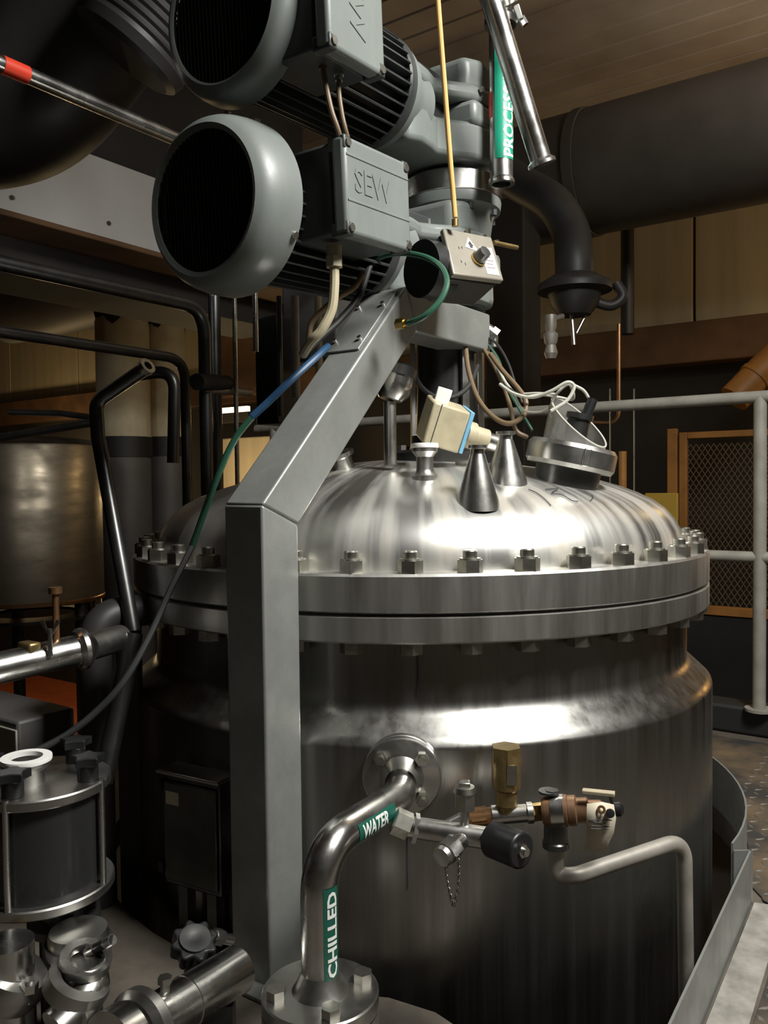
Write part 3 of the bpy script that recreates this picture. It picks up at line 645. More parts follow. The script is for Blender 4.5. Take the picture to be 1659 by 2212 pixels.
MB().lathe([(0, .022), (.022, .022), (.022, .07), (.026, .072), (.026, .082), (0, .084)], sc_+Rt*.0, sax, 28).build('lamp_head', DARKST, sp)
p = sc_+sax*.08+Rt*.012; MB().cyl(p, p+Z*.03+Rt*.012, .010, seg=16).build('plug', BLACK, sp)
# cables to the port
cable('signal_cable', 'white cable looping over the sight port', [C(1135, 858, 1.62), C(1170, 853, 1.62), C(1205, 858, 1.61), C(1238, 862, 1.6), C(1232, 832, 1.58), C(1215, 838, 1.585), C(1195, 862, 1.59), C(1190, 885, 1.6)], .0028, CLEAR)
cable('signal_cable', 'white cable rising in a loop above the sleeve of the sight port', [C(1190, 888, 1.57), C(1225, 865, 1.57), C(1240, 836, 1.57), C(1225, 826, 1.57), C(1190, 845, 1.58), C(1150, 858, 1.6), C(1110, 850, 1.62), C(1080, 830, 1.65)], .0034, CLEAR)
cable('signal_cable', 'pale cable dropping into the sight port plug', [C(1240, 832, 1.6), C(1262, 845, 1.6), C(1274, 870, 1.6), C(1268, 900, 1.6), C(1258, 915, 1.61)], .003, CLEAR)
cable('signal_cable', 'thin clear tube hanging low beside the sight port', [C(1110, 850, 1.62), C(1130, 885, 1.62), C(1165, 890, 1.61), C(1185, 880, 1.6), C(1200, 862, 1.6)], .0022, CLEAR)
cable('drop_cable', 'brown cable in a deep U below the beam end', [C(1005, 745, 1.75), C(1012, 800, 1.72), C(1032, 860, 1.68), C(1065, 900, 1.65), C(1100, 915, 1.63), C(1130, 898, 1.63), C(1136, 868, 1.64), C(1120, 840, 1.66), C(1085, 800, 1.69), C(1060, 765, 1.74)], .0052, CABLEBR)
cable('drop_cable', 'orange-brown cable hanging steeply behind the beam end', [C(1042, 750, 1.80), C(1068, 790, 1.76), C(1090, 840, 1.72), C(1105, 890, 1.68), C(1115, 930, 1.66), C(1140, 945, 1.66)], .0048, CABLEBR)
cable('drop_cable', 'green wire hanging from the beam end to the lid', [C(1050, 735, 1.82), C(1078, 780, 1.76), C(1092, 830, 1.72), C(1120, 880, 1.68), C(1150, 930, 1.65)], .003, HGREEN)
cable('drop_cable', 'thin black wire arching off the beam end', [C(1048, 725, 1.82), C(1075, 745, 1.78), C(1098, 785, 1.74), C(1115, 835, 1.70), C(1128, 870, 1.68)], .0028, RUBBER)
cable('drop_cable', 'white tube running from the beam end over the lid', [C(1050, 752, 1.82), C(1075, 795, 1.75), C(1095, 830, 1.7), C(1118, 850, 1.66), C(1160, 850, 1.63), C(1200, 852, 1.61)], .003, CLEAR)
cable('drop_cable', 'black cable arching behind the beige actuator', [C(890, 800, 1.62), C(912, 838, 1.64), C(945, 858, 1.66), C(985, 855, 1.68), C(1015, 830, 1.7), C(1032, 790, 1.74)], .005, RUBBER)
jb = thing('cable_joint', 'small pale pipe joint at the beam end above the cables', 'fitting', C(1058, 745, 1.83))
MB().cyl(C(1046, 708, 1.83), C(1066, 722, 1.83), .014).hexa(C(1060, 718, 1.83), C(1072, 727, 1.83), .017).build('elbow', STEEL, jb)
MB().cyl(C(1066, 725, 1.83), C(1066, 750, 1.83), .010).build('tail', STEEL, jb)

# ================================================================== chilled water pipe with flanges
cw = thing('chilled_water_pipe', 'stainless chilled water pipe bending from a floor flange into the vessel wall', 'pipe', V((C(692, 2100, 1.03).x, C(692, 2100, 1.03).y, 0)))
rp = .0235
vb = C(692, 2150, 1.03); vt = C(692, 1835, 1.03); fl0 = fc; vt.z = fc.z-.012; vt.x, vt.y = vb.x, vb.y
rad = V((fc.x, fc.y, 0)).normalized()
fcw = V((rad.x*.627, rad.y*.627, fc.z))
pa = [V((vb.x, vb.y, vb.z-.02)), vt, fcw+rad*.075+V((0, 0, -.010)), fcw+rad*.02]
MB().tube(bends(pa, .062, 12), rp, 32).build('pipe_run', BRIGHT, cw)
rfl = .060
fo = MB().lathe([(0, .0), (rfl, .0), (rfl, .011), (rfl-.002, .0125), (rfl-.002, .014), (rfl, .0155), (rfl, .026), (rfl-.003, .028), (0, .028)], fcw-rad*.004, rad, 56).build('wall_flange', STEEL, cw)
MB().lathe([(rp+.010, .026), (rp+.006, .036), (rp, .052)], fcw, rad, 32).build('weld_neck', STEEL, cw)
tx = Z.cross(rad).normalized()
for a in (45, 135, 225, 315):
    p = fcw+rad*.024+(tx*math.cos(math.radians(a))+Z*math.sin(math.radians(a)))*.044; MB().hexa(p, p+rad*.012, .0105).cyl(p+rad*.012, p+rad*.018, .006, seg=12).build('bolt', NUT, cw)
fb = V((vb.x, vb.y, C(692, 2150, 1.03).z))
MB().lathe([(0, -.012), (.074, -.012), (.074, .006), (.072, .008), (0, .008)], fb, Z, 56).build('floor_flange', STEEL, cw)
MB().lathe([(0, -.034), (.074, -.034), (.074, -.014), (0, -.014)], fb, Z, 56).build('counter_flange', STEEL, cw)
MB().lathe([(rp+.014, .006), (rp+.008, .014), (rp, .032)], fb, Z, 32).build('weld_neck', STEEL, cw)
MB().tube([V((fb.x, fb.y, 0)), fb-Z*.03], rp, 24).build('riser', STEEL, cw)
for a in (20, 110, 200, 290):
    p = fb+Z*.007+V((math.cos(math.radians(a)), math.sin(math.radians(a)), 0))*.056; MB().hexa(p, p+Z*.013, .0125).build('bolt', NUT, cw)
# label patches
nd = (Rh*.72-Fh*.7).normalized(); zlo = fb.z+.028; zhi = C(715, 1905, 1.03).z
band = pipe_band(V((vb.x, vb.y, zlo)), Z, nd, rp+.0006, zhi-zlo, .50, GREEN, cw)
def fine(vs, fs, step):
    b = bmesh.new(); q = [b.verts.new(v) for v in vs]
    for f in fs:
        try: b.faces.new([q[i] for i in f])
        except ValueError: pass
    bmesh.ops.triangulate(b, faces=b.faces[:])
    for _ in range(4):
        e = [e for e in b.edges if abs(e.verts[0].co.y-e.verts[1].co.y) > step]
        if not e: break
        bmesh.ops.subdivide_edges(b, edges=e, cuts=1); bmesh.ops.triangulate(b, faces=b.faces[:])
    b.verts.index_update(); vs = [v.co.copy() for v in b.verts]; fs = [tuple(v.index for v in f.verts) for f in b.faces]; b.free(); return vs, fs
def pipe_letters(body, o, axis, n, r, length, height, m, par):
    vs, fs = text_mesh(body, 1.0, 0, .03); vs, fs = fine(vs, fs, .12); x_ = min(v.x for v in vs); vs = [V((v.x-x_, v.y, v.z)) for v in vs]; w_ = max(v.x for v in vs); h_ = max(v.y for v in vs); axis = V(axis).normalized()
    n = V(n); n = (n-axis*n.dot(axis)).normalized(); upv = n.cross(axis).normalized()
    MB().add([V(o)+axis*(v.x/w_*length)+(n*math.cos((v.y/h_-.5)*height/r)+upv*math.sin((v.y/h_-.5)*height/r))*r for v in vs], fs).build('lettering', m, par, smooth=0)
pipe_letters('CHILLED', V((vb.x, vb.y, C(715, 2095, 1.03).z)), Z, nd, rp+.0012, (zhi-C(715, 2095, 1.03).z)*.96, .015, LETTER, band)
hd = (pa[2]-pa[1]); hl = hd.length; hd = hd.normalized(); nh = (-Fh*.54+Rh*.84+Z*.04); nh = (nh-hd*nh.dot(hd)).normalized()
b2o = pa[1]+hd*.058
band2 = pipe_band(b2o, hd, nh, rp+.0006, .088, .52, GREEN, cw)
pipe_letters('WATER', b2o+hd*.008, hd, nh, rp+.0012, .062, .019, LETTER, band2)

# ================================================================== sampling valve: hex union, cross body, black knob, chain
sv = thing('sampling_valve', 'chromed sampling valve with black knob and dangling chain beside the chilled water pipe', 'valve', C(960, 1850, 1.10))
p0, p1, p2 = C(858, 1775, 1.115), C(905, 1790, 1.115), C(1000, 1805, 1.10)
MB().hexa(C(852, 1772, 1.115), C(884, 1786, 1.115), .0185).build('union_nut', NUT, sv)
MB().cyl(C(884, 1786, 1.115), C(1062, 1812, 1.09), .0145, seg=28).build('body', STEEL, sv)
MB().hexa(C(893, 1788, 1.115), C(902, 1790, 1.115), .020).build('collar', BRIGHT, sv)
MB().cyl(C(1062, 1812, 1.09), C(1128, 1838, 1.05), .0235, seg=40).build('knob', BLACK, sv, bevel=.003)
kn = C(1128, 1838, 1.05); kd = (kn-C(1062, 1812, 1.09)).normalized()
MB().cyl(kn, kn+kd*.008, .0055, seg=14).build('spindle', BRIGHT, sv)
MB().hexa(kn, kn+kd*.003, .009).build('spindle_nut', BRIGHT, sv)
MB().cyl(C(1003, 1800, 1.10), C(1004, 1745, 1.10), .0065, seg=18).build('stem', BRIGHT, sv)
MB().hexa(C(1004, 1748, 1.10), C(1004, 1710, 1.10), .0145).lathe([(0, 0), (.0155, 0), (.013, .007), (.008, .008), (0, .008)], C(1004, 1710, 1.10), Z, 24).build('stem_nut', NUT, sv)
sq = C(1003, 1704, 1.10); MB(frame(Rh, Fh, Z, sq)).box((-.0075, -.0075, 0), (.0075, .0075, .010)).build('square_cap', BRIGHT, sv, bevel=.0012)
q0, q1 = C(1008, 1805, 1.10), C(958, 1848, 1.055)
MB().cyl(q0, q1, .011, seg=24).hexa(q0+(q1-q0)*.55, q0+(q1-q0)*.92, .0155).build('drain_branch', BRIGHT, sv)
MB().lathe([(0, 0), (.014, 0), (.012, .006), (0, .008)], q1, q1-q0, 24).build('drain_plug', STEEL, sv)
# chain links
links = []; N_ = 14
for side, (ax_, bx_) in enumerate((((962, 1858), (979, 1955)), ((990, 1850), (981, 1955)))):
    for i in range(N_):
        t_ = (i+.5)/N_; bulge = math.sin(t_*math.pi)*(-4 if side == 0 else 5)
        p = C(ax_[0]+(bx_[0]-ax_[0])*t_+bulge, ax_[1]+(bx_[1]-ax_[1])*t_, 1.05)
        rot = Matrix.Rotation((i % 2)*1.57+.5, 3, 'Z')
        ring = [p+rot @ V((.0023*math.cos(2*math.pi*k/8), 0, .0043*math.sin(2*math.pi*k/8))) for k in range(9)]
        MB().tube(ring, .0009, 5, caps=False).build('chain_link', NUT, sv)

# ================================================================== relief valve group
rv = thing('relief_valve', 'bronze pressure relief valve with brass cartridge and paper tag on the vessel front', 'valve', C(1130, 1800, 1.16))
MB().cyl(C(965, 1790, 1.17), C(1010, 1768, 1.17), .012, seg=24).build('inlet_elbow', STEEL, rv)
MB().cyl(C(1012, 1768, 1.17), C(1066, 1762, 1.165), .0125, seg=24).hexa(C(1020, 1767, 1.17), C(1052, 1763, 1.167), .0145).build('copper_union', COPPER, rv)
MB().cyl(C(1062, 1762, 1.165), C(1150, 1755, 1.16), .0125, seg=24).cyl(C(1062, 1762, 1.165), C(1075, 1761, 1.165), .0145, seg=24).cyl(C(1138, 1756, 1.16), C(1150, 1755, 1.16), .0148, seg=24).build('tee', STEEL, rv)
tc_ = C(1094, 1758, 1.163)
MB().lathe([(0, 0), (.012, 0), (.0125, .012), (.0155, .014), (.0155, .024), (.014, .026), (0, .026)], tc_, Z, 24).build('tee_neck', BRASS, rv)
crt = MB().lathe([(0, .022), (.0155, .022), (.0155, .034), (.0195, .038), (.0205, .05), (.0205, .082), (.018, .088), (.018, .094), (0, .094)], tc_, Z, 28).build('brass_cartridge', BRASS, rv)
MB().hexa(tc_+Z*.076, tc_+Z*.097, .0215).build('cartridge_nut', BRASS, crt)
MB(axframe(tc_+Z*.062+(-Fh*.0195+Rh*.004), -Fh)).box((-.006, -.014, 0), (.008, .014, .0015)).build('plate', NUT, crt)
MB().hexa(C(1150, 1755, 1.16), C(1176, 1752, 1.155), .0125).build('brass_nipple', BRASSY, rv)
bx0 = C(1172, 1752, 1.155); bx1 = C(1330, 1748, 1.13); bd = (bx1-bx0).normalized(); BL = (bx1-bx0).length
MB().lathe([(0, 0), (.018, 0), (.0215, .005), (.0215, .034), (.0175, .038)], bx0, bd, 32).build('valve_body', BRONZE, rv)
MB().lathe([(.0222, .012), (.0222, .030)], bx0, bd, 32).build('name_band', BRIGHT, rv)
MB().lathe([(0, .036), (.0205, .036), (.0205, .046), (.017, .048), (.017, .062), (.0135, .064), (.0130, .080), (.011, .082), (0, .084)], bx0, bd, 32).build('bonnet', BRONZE, rv)
MB().lathe([(0, .082), (.008, .082), (.009, .095), (.0105, .097), (.0105, .106), (.006, .110), (0, .111)], bx0, bd, 20).build('black_cap', BLACK, rv)
lv0, lv1 = C(1258, 1710, 1.13), C(1328, 1717, 1.115); ld_ = (lv1-lv0)
M_ = frame(ld_.normalized(), Z.cross(ld_.normalized()).normalized(), ld_.normalized().cross(Z.cross(ld_.normalized()).normalized()), lv0)
MB(M_).box((0, -.006, -.0015), (ld_.length, .006, .0035)).build('test_lever', CREAM, rv, bevel=.0008)
MB().cyl(C(1318, 1718, 1.118), C(1325, 1745, 1.125), .0025, seg=10).build('lever_link', DARKST, rv)
MB().lathe([(0, .0), (.014, 0), (.014, .003), (0, .003)], C(1185, 1712, 1.155), Z, 20).hexa(C(1192, 1715, 1.155), C(1192, 1706, 1.155), .010).build('adjusting_screw', DARKST, rv)
# outlet down, elbow, long discharge pipe
oc = C(1200, 1775, 1.155)
MB().lathe([(0, .0), (.0155, 0), (.0165, -.012), (.0165, -.026), (.0185, -.028), (.0185, -.036), (.014, -.038), (0, -.038)], oc, Z, 28).build('outlet_hub', DARKST, rv)
dp = [C(1201, 1828, 1.155), C(1201, 1890, 1.155), C(1240, 1893, 1.145), C(1478, 1812, 1.24), C(1493, 2100, 1.235)]
dp[4] = V((dp[3].x+.004, dp[3].y, -.05)); 
tag(MB().tube(bends(dp, .034, 10), .0115, 22).build('discharge_pipe', PIPEGR), 'thin grey discharge pipe running from the relief valve down beside the kick plate', 'pipe')
# paper tag
tp = [(1266, 1738), (1274, 1730), (1318, 1733), (1329, 1745), (1330, 1790), (1310, 1842), (1265, 1836), (1270, 1790)]
rows = [[(1268, 1736), (1300, 1732), (1326, 1738)], [(1267, 1765), (1299, 1764), (1331, 1768)], [(1268, 1795), (1298, 1796), (1326, 1799)], [(1266, 1820), (1292, 1822), (1314, 1824)], [(1262, 1834), (1288, 1841), (1308, 1845)]]
dep = [1.108, 1.104, 1.106, 1.114, 1.120]; vs = []; fs = []
for row, d_ in zip(rows, dep):
    for j, (x, y) in enumerate(row): vs.append(C(x, y, d_+.002*j))
for i in range(4):
    for j in range(2): a = i*3+j; fs.append((a, a+1, a+4, a+3))
ptg = thing('paper_tag', 'worn cream paper tag hanging from the bronze relief valve', 'tag', C(1295, 1840, 1.11))
tg = MB().add(vs, fs).build('tag_sheet', PAPER, ptg); sd = tg.modifiers.new('solid', 'SOLIDIFY'); sd.thickness = .0006
gq = C(1299, 1749, 1.1045); MB().lathe([(.0022, 0), (.0058, 0), (.0055, .0012), (.0022, .0012)], gq, CAM-gq, 20).build('eyelet', COPPER, tg)
hq = C(1318, 1757, 1.104); MB().lathe([(0, 0), (.0062, 0), (.0058, .004), (0, .005)], hq, CAM-hq, 16).build('seal', BLACK, ptg)
for yy, x0_, x1_ in ((1770, 1272, 1322), (1776, 1283, 1308), (1784, 1278, 1318), (1790, 1276, 1316)):
    a, b_ = C(x0_, yy, 1.1035), C(x1_, yy+2, 1.1055); MB().tube([a, b_], .0007, 5).build('tag_line', MARK, tg)

# ================================================================== kick plate round the opening, strip, tread plate
kh = .10
kp = thing('kick_plate', 'thin steel kick plate edging the deck opening beside the vessel', 'kick plate', pl0)
def wallstrip(path, h, th, name, m, par):
    vs = []; fs = []; n = len(path)
    for i, p in enumerate(path):
        t = (path[min(i+1, n-1)]-path[max(i-1, 0)]).normalized(); nr = V((-t.y, t.x, 0))*th
        vs += [p, p+nr, p+nr+V((0, 0, h)), p+V((0, 0, h))]
    for i in range(n-1):
        for k in range(4): fs.append((4*i+k, 4*i+(k+1) % 4, 4*i+4+(k+1) % 4, 4*i+4+k))
    fs += [(0, 1, 2, 3), tuple(reversed([4*n-4, 4*n-3, 4*n-2, 4*n-1]))]
    return MB().add(vs, fs).build(name, m, par)
kpd = (pl1-pl0).normalized()
arc = [V((RH*math.cos(a0+(1.35)*k/20), RH*math.sin(a0+1.35*k/20), 0)) for k in range(20, -1, -1)]
wallstrip(arc, kh+.012, -.0035, 'curved_sheet', FRAME, kp)
pj = pl0+V((Rh.x*.035, Rh.y*.035, 0))
wallstrip([arc[-1], pj], kh, -.0035, 'corner_sheet', FRAME, kp)
wallstrip([pj, pj+kpd*.62], kh, -.0035, 'straight_sheet', FRAME, kp)
nrm_ = V((kpd.y, -kpd.x, 0)); nrm_ = nrm_ if nrm_.dot(Rh) > 0 else -nrm_
st = MB(); a = pj+nrm_*.004
st.prism([(0, 0), (.78, 0), (.78, .055), (-.01, .048)], 0, .006, frame(kpd, nrm_, Z if kpd.cross(nrm_).z > 0 else -Z, a+V((0, 0, 0 if kpd.cross(nrm_).z > 0 else .006))))
tag(st.build('floor_strip', STRIP, bevel=.001), 'worn pale metal strip on the floor along the kick plate', 'floor strip')
tpl = [pj+nrm_*.060+kpd*.9, pj+nrm_*.060+kpd*0, pj-kpd*.02+nrm_*.02, *[V((arc[i_].x, arc[i_].y, 0))*1.012 for i_ in range(18, -1, -2)], curbB+rd*.9-U*.09, curbB-rd*1.3-U*.09, Hp(2.2, .3), Hp(1.0, .2)]
tpo = MB(); n = len(tpl); tpo.add([V((p.x, p.y, .001)) for p in tpl]+[V((p.x, p.y, .004)) for p in tpl], [tuple(range(n)), tuple(range(n, 2*n))]+[(i, (i+1) % n, n+(i+1) % n, n+i) for i in range(n)])
tp_ = tag(tpo.build('tread_plate', TREAD, smooth=0), 'black raised-pattern tread plate covering the deck right of the vessel', 'floor plate')
def inside(p, poly):
    c = False; j = len(poly)-1
    for i in range(len(poly)):
        a, b = poly[i], poly[j]
        if (a.y > p.y) != (b.y > p.y) and p.x < (b.x-a.x)*(p.y-a.y)/(b.y-a.y)+a.x: c = not c
        j = i
    return c
lug = []; lm = MB()
for i in range(-10, 70):
    for j in range(-10, 70):
        p = Hp(.25, .6)+U*(i*.030)-W*(j*.030)
        if not inside(p, tpl): continue
        a = math.radians(45 if (i+j) % 2 else -45); d = U*math.cos(a)+W*math.sin(a); nn_ = V((-d.y, d.x, 0)); p = V((p.x, p.y, .004))
        lm.add([p-d*.012, p-nn_*.0038, p+d*.012, p+nn_*.0038, p-d*.006+Z*.0018, p+d*.006+Z*.0018], [(0, 1, 4), (1, 2, 5), (2, 3, 5), (3, 0, 4), (1, 5, 4), (3, 4, 5)])
lo = lm.build('raised_lugs', LUG, tp_, smooth=0); lo['kind'] = 'stuff'
cable('floor_wire', 'thin black wire lying on the tread plate', [Hp(.50, 1.02, .008), Hp(.56, 1.04, .008), Hp(.64, 1.03, .008), Hp(.8, 1.06, .008)], .004, RUBBER)

# ================================================================== hanging process pipes at upper right
pp = thing('process_pipe', 'vertical steel pipe with a bright green lettered label hanging above the gearbox', 'pipe', C(1085, 398, 1.72))
pb, pt = C(1083, 392, 1.72), C(1083, 70, 1.72); pt.x, pt.y = pb.x, pb.y
MB().lathe([(.019, 0), (.0235, 0), (.0235, (pt-pb).length), (.019, (pt-pb).length), (.019, 0)], pb, Z, 32).build('tube', STEEL, pp)
MB().lathe([(.019, -.006), (.027, -.006), (.027, .001), (.0236, .006), (.019, .001), (.019, -.006)], pb, Z, 32).build('ferrule', BRIGHT, pp)
MB().tube([pt, V((pt.x, pt.y, ZC))], .0235, 24).build('upper_tube', DARKST, pp)
MB().lathe([(.024, 0), (.032, 0), (.032, .014), (.024, .014), (.024, 0)], pt+Z*.012, Z, 28).build('clamp', DARKST, pp)
zl0 = C(1083, 350, 1.72).z; zl1 = C(1083, 105, 1.72).z; npp = (-Fh*.9+Rh*.25).normalized()
bnd = pipe_band(V((pb.x, pb.y, zl0)), Z, npp, .0241, zl1-zl0, .95, GREENB, pp)
pipe_letters('PROCESS', V((pb.x, pb.y, zl0+.004)), Z, (-Fh*.8+Rh*.5), .0247, .138, .026, LETTER, bnd)
pipe_letters('WATER', V((pb.x, pb.y, zl0+.155)), Z, (-Fh*.8+Rh*.5), .0247, .075, .026, LETTER, bnd)
rb_ = pipe_band(V((pb.x, pb.y, C(1083, 258, 1.72).z)), Z, (-Rh-Fh*.25), .0243, .05, .35, RED, pp, 'red_sticker')
dg = thing('slanted_pipe', 'shiny slanted steel pipe with an open flared end', 'pipe', C(1170, 352, 1.62))
d0, d1 = C(1170, 352, 1.62), C(1043, -60, 1.56)
MB().pipe(d0, d0+(d1-d0).normalized()*1.66, .0205, .017).build('tube', BRIGHT, dg)
dd = (d1-d0).normalized(); MB().lathe([(.017, -.004), (.027, -.004), (.027, .002), (.0206, .008), (.017, .003), (.017, -.004)], d0, dd, 32).build('ferrule', BRIGHT, dg)
# a clamp with wing nut catching the light above
cl = thing('pipe_clamp', 'small bright pipe clamp with bolts on the slanted pipe', 'clamp', C(1105, 20, 1.62))
MB().lathe([(.022, -.008), (.030, -.008), (.030, .008), (.022, .008), (.022, -.008)], C(1083, -4, 1.585)+Rt*.006, dd, 24).build('band', BRIGHT, cl)
for x, y in ((1112, 20), (1126, 38)): MB().hexa(C(x, y, 1.62), C(x+9, y+16, 1.62), .007).build('bolt', BRIGHT, cl)
MB().box((-.006, -.006, -.014), (.012, .006, .014), axframe(C(1118, 30, 1.62), dd)).build('hinge', STEEL, cl, bevel=.002)

# ================================================================== right background
bp = thing('dark_elbow_pipe', 'dark insulated pipe curving down to a flanged spout in front of the cream wall', 'pipe', C(1240, 700, 3.2))
e = [C(1020, 330, 3.5), C(1130, 400, 3.4), C(1195, 440, 3.3), C(1232, 500, 3.25), C(1240, 560, 3.2), C(1241, 625, 3.2)]
MB().tube(spline(e, 8), .072, 28).build('elbow', DDUCT, bp)
ec = C(1241, 630, 3.2)
MB().lathe([(0, .06), (.085, .06), (.10, .05), (.135, .03), (.14, .02), (.14, 0), (.10, -.01), (.09, -.05), (.06, -.09), (0, -.09)], ec, Z, 40).build('flange_spout', DDUCT, bp)
MB().tube(spline([C(1330, 610, 3.2), C(1345, 640, 3.2), C(1320, 660, 3.2), C(1280, 650, 3.2)], 8), .02, 12).build('bracket', DDUCT, bp)
MB().tube([C(1235, 680, 3.2), C(1240, 745, 3.2)], .008, 10).build('drip_rod', STEEL, bp)
MB().tube([C(1268, 675, 3.2), C(1245, 720, 3.2)], .006, 10).build('brace', STEEL, bp)
hk = thing('hanging_valve', 'small corroded pale valve hanging below the dark elbow', 'valve', C(1192, 770, 3.1))
MB().lathe([(0, 0), (.018, 0), (.026, .02), (.018, .05), (.024, .06), (.028, .09), (.016, .10), (.022, .12), (.022, .16), (.0, .16)], C(1190, 775, 3.1), Z, 20).build('body', PIPEGR, hk)
MB().tube([C(1193, 690, 3.1), C(1215, 683, 3.15)], .010, 12).build('arm', PIPEGR, hk)
tag(MB().tube([C(1355, 300, 4.6), V((C(1355, 430, 4.6).x, C(1355, 430, 4.6).y, C(1355, 722, 4.6).z))], .036, 16).build('hanger_pipe', DDUCT), 'dark vertical pipe standing before the cream wall', 'pipe')
tag(MB(frame(W, U, Z, C(1085, 700, 4.2))).box((-.12, 0, -2.0), (.10, .2, .62)).build('shade_block', DARKW, bevel=.01), 'dark block standing for the shaded wall behind the agitator drive', 'column')  # dark block added where the wall lies in shadow
# copper pipe J, columns, screen, yellow board, orange duct
tag(MB().tube(bends([C(1337, 700, 3.3), C(1337, 915, 3.3), C(1280, 913, 3.35)], .05, 8), .008, 10).build('copper_pipe', COPPER), 'thin copper pipe turning under the guard rail', 'pipe')
c0 = C(1345, 1170, 3.4); tag(MB().tube([V((c0.x, c0.y, -1.25)), C(1345, 975, 3.4)], .016, 14).build('standpipe', ORANGE), 'orange pipe stub standing behind the lid', 'pipe')
for px, lab_ in ((1318, 'thin bright rod hanging behind the sight port'), (1370, 'thin bright rod hanging beside the orange pipe stub')):
    p = C(px, 900, 3.0); tag(MB().tube([V((p.x, p.y, -1.2)), p+Z*.1], .003, 8).build('hanging_rod', STEEL), lab_, 'rod')
yb = C(1433, 1130, 3.6); tag(MB(frame(W, U, Z, yb)).box((-.06, 0, -.30), (.08, .02, .13)).build('yellow_board', YELLOW, bevel=.003), 'yellow board leaning behind the shoulder of the lid', 'board')
sq0 = C(1485, 1120, 3.9); sq1 = C(1650, 1120, 3.9)
sc = thing('mesh_screen', 'expanded-metal screen panel in an orange-lit frame beyond the guard rail', 'screen', V((sq0.x, sq0.y, -1.25)))
zt_, zb_ = C(1485, 948, 3.9).z, C(1485, 1310, 3.9).z
Ms_ = frame(-W, U, Z, V((sq0.x, sq0.y, 0)))
Wd = .62
for (x0, x1, z0, z1, nm_) in ((-.035, 0, zb_-.9, zt_+.03, 'frame_stile'), (Wd, Wd+.035, zb_-.9, zt_+.03, 'frame_stile'), (0, Wd, zt_, zt_+.03, 'frame_rail'), (0, Wd, zb_-.03, zb_+.012, 'frame_rail'), (-.09, -.045, zb_-.9, zt_+.05, 'door_jamb')):
    MB(Ms_).box((x0, -.015, z0), (x1, .015, z1)).build(nm_, ORANGE, sc, bevel=.003)
wm = MB(Ms_); dx, dz = .026, .040
nx = int(Wd/dx); nz = int((zt_-zb_)/dz)
def strand(a, b):
    a = V(a); b = V(b); t = (b-a).normalized(); s_ = V((-t.z, 0, t.x))*.0016
    wm.add([a-s_, b-s_, b+s_, a+s_, a-s_+V((0, .002, 0)), b-s_+V((0, .002, 0)), b+s_+V((0, .002, 0)), a+s_+V((0, .002, 0))], [(0, 1, 2, 3), (7, 6, 5, 4), (0, 4, 5, 1), (2, 6, 7, 3)])
for i in range(nx):
    for j in range(nz):
        x, z = i*dx, zb_+j*dz
        strand((x, 0, z+dz/2), (x+dx/2, 0, z)); strand((x+dx/2, 0, z), (x+dx, 0, z+dz/2)); strand((x, 0, z+dz/2), (x+dx/2, 0, z+dz)); strand((x+dx/2, 0, z+dz), (x+dx, 0, z+dz/2))
w_ = wm.build('wire_mesh', mat('orange_lit_wire', (.22, .15, .08), .5, .3), sc, smooth=0); w_['kind'] = 'stuff'  # brown-orange tint stands for warm light on the mesh
MB(Ms_).box((0, -.004, zb_-.9), (Wd, .004, zb_-.03)).build('lower_panel', DARKW, sc)
od = thing('orange_duct', 'slanted orange-lit duct beyond the guard rail', 'duct', C(1600, 850, 3.9))
MB().tube([C(1585, 862, 3.9), C(1585, 862, 3.9)+(C(1700, 745, 3.9)-C(1585, 862, 3.9))*2.2], .072, 24).build('duct_tube', ORANGE, od)
MB().tube([C(1628, 818, 3.9), C(1636, 810, 3.9)], .078, 24).build('duct_collar', ORANGE, od)

# ================================================================== left background
# mezzanine beam with white face, along U
m0 = C(0, 460, 2.75); 
ML = frame(U, W, Z, m0)
mz = thing('mezzanine_beam', 'white-faced mezzanine edge beam with rusty lower lip behind the motors', 'beam', m0)
MB(ML).box((-1.2, 0, 0), (1.6, .05, .30)).build('white_face', WPANEL, mz, bevel=.003)
MB(ML).box((-1.2, -.05, -.02), (1.6, .16, 0)).build('lower_lip', OCHRE, mz, bevel=.004)
MB(ML).box((-1.2, .16, -.14), (1.6, .5, .30)).build('soffit', DARKW, mz, bevel=.004)
MB(ML).box((-1.2, .06, .30), (1.6, .5, 1.5)).build('shade_panel', DARKW, mz, bevel=.004)  # added dark box for the gloom above the beam, hides the ceiling
for x, z in ((.04, .06), (.42, .07)): MB(ML).cyl((x, -.006, z), (x, .002, z), .008, seg=10).build('rivet', DARKST, mz)
# overhead dark duct with ribbed cuff
od_ = thing('overhead_duct', 'huge dark round duct slanting overhead with a ribbed cuff', 'duct', C(150, 250, 2.0))
o0, o1 = C(60, 230, 1.95), C(380, -230, 1.95)
MB().tube(spline([C(-190, 230, 1.95), C(-40, 240, 1.95), C(80, 190, 1.95), C(200, 40, 1.95), C(420, -260, 1.95)], 8), .17, 40).build('duct_tube', DDUCT, od_)
axd = (o1-o0).normalized(); cc = C(270, -10, 1.88); prof2 = []
for i in range(13): h = -.02+i*.017; prof2 += [(.118, h), (.122, h+.006), (.122, h+.011), (.118, h+.016)]
MB().lathe([(0, -.06), (.10, -.06), (.115, -.05), (.12, -.03)]+prof2+[(0, .2)], C(305, 70, 1.72), axd, 48).build('ribbed_cuff', DDUCT, od_, smooth=20)
rpipe = thing('red_banded_pipe', 'shiny pipe with a red band crossing in front of the dark duct', 'pipe', C(0, 135, 1.45))
r0 = C(-60, 112, 1.42); r1 = r0+U*1.25
MB().tube([r0-U*.8, r1], .0145, 24).build('tube', BRIGHT, rpipe)
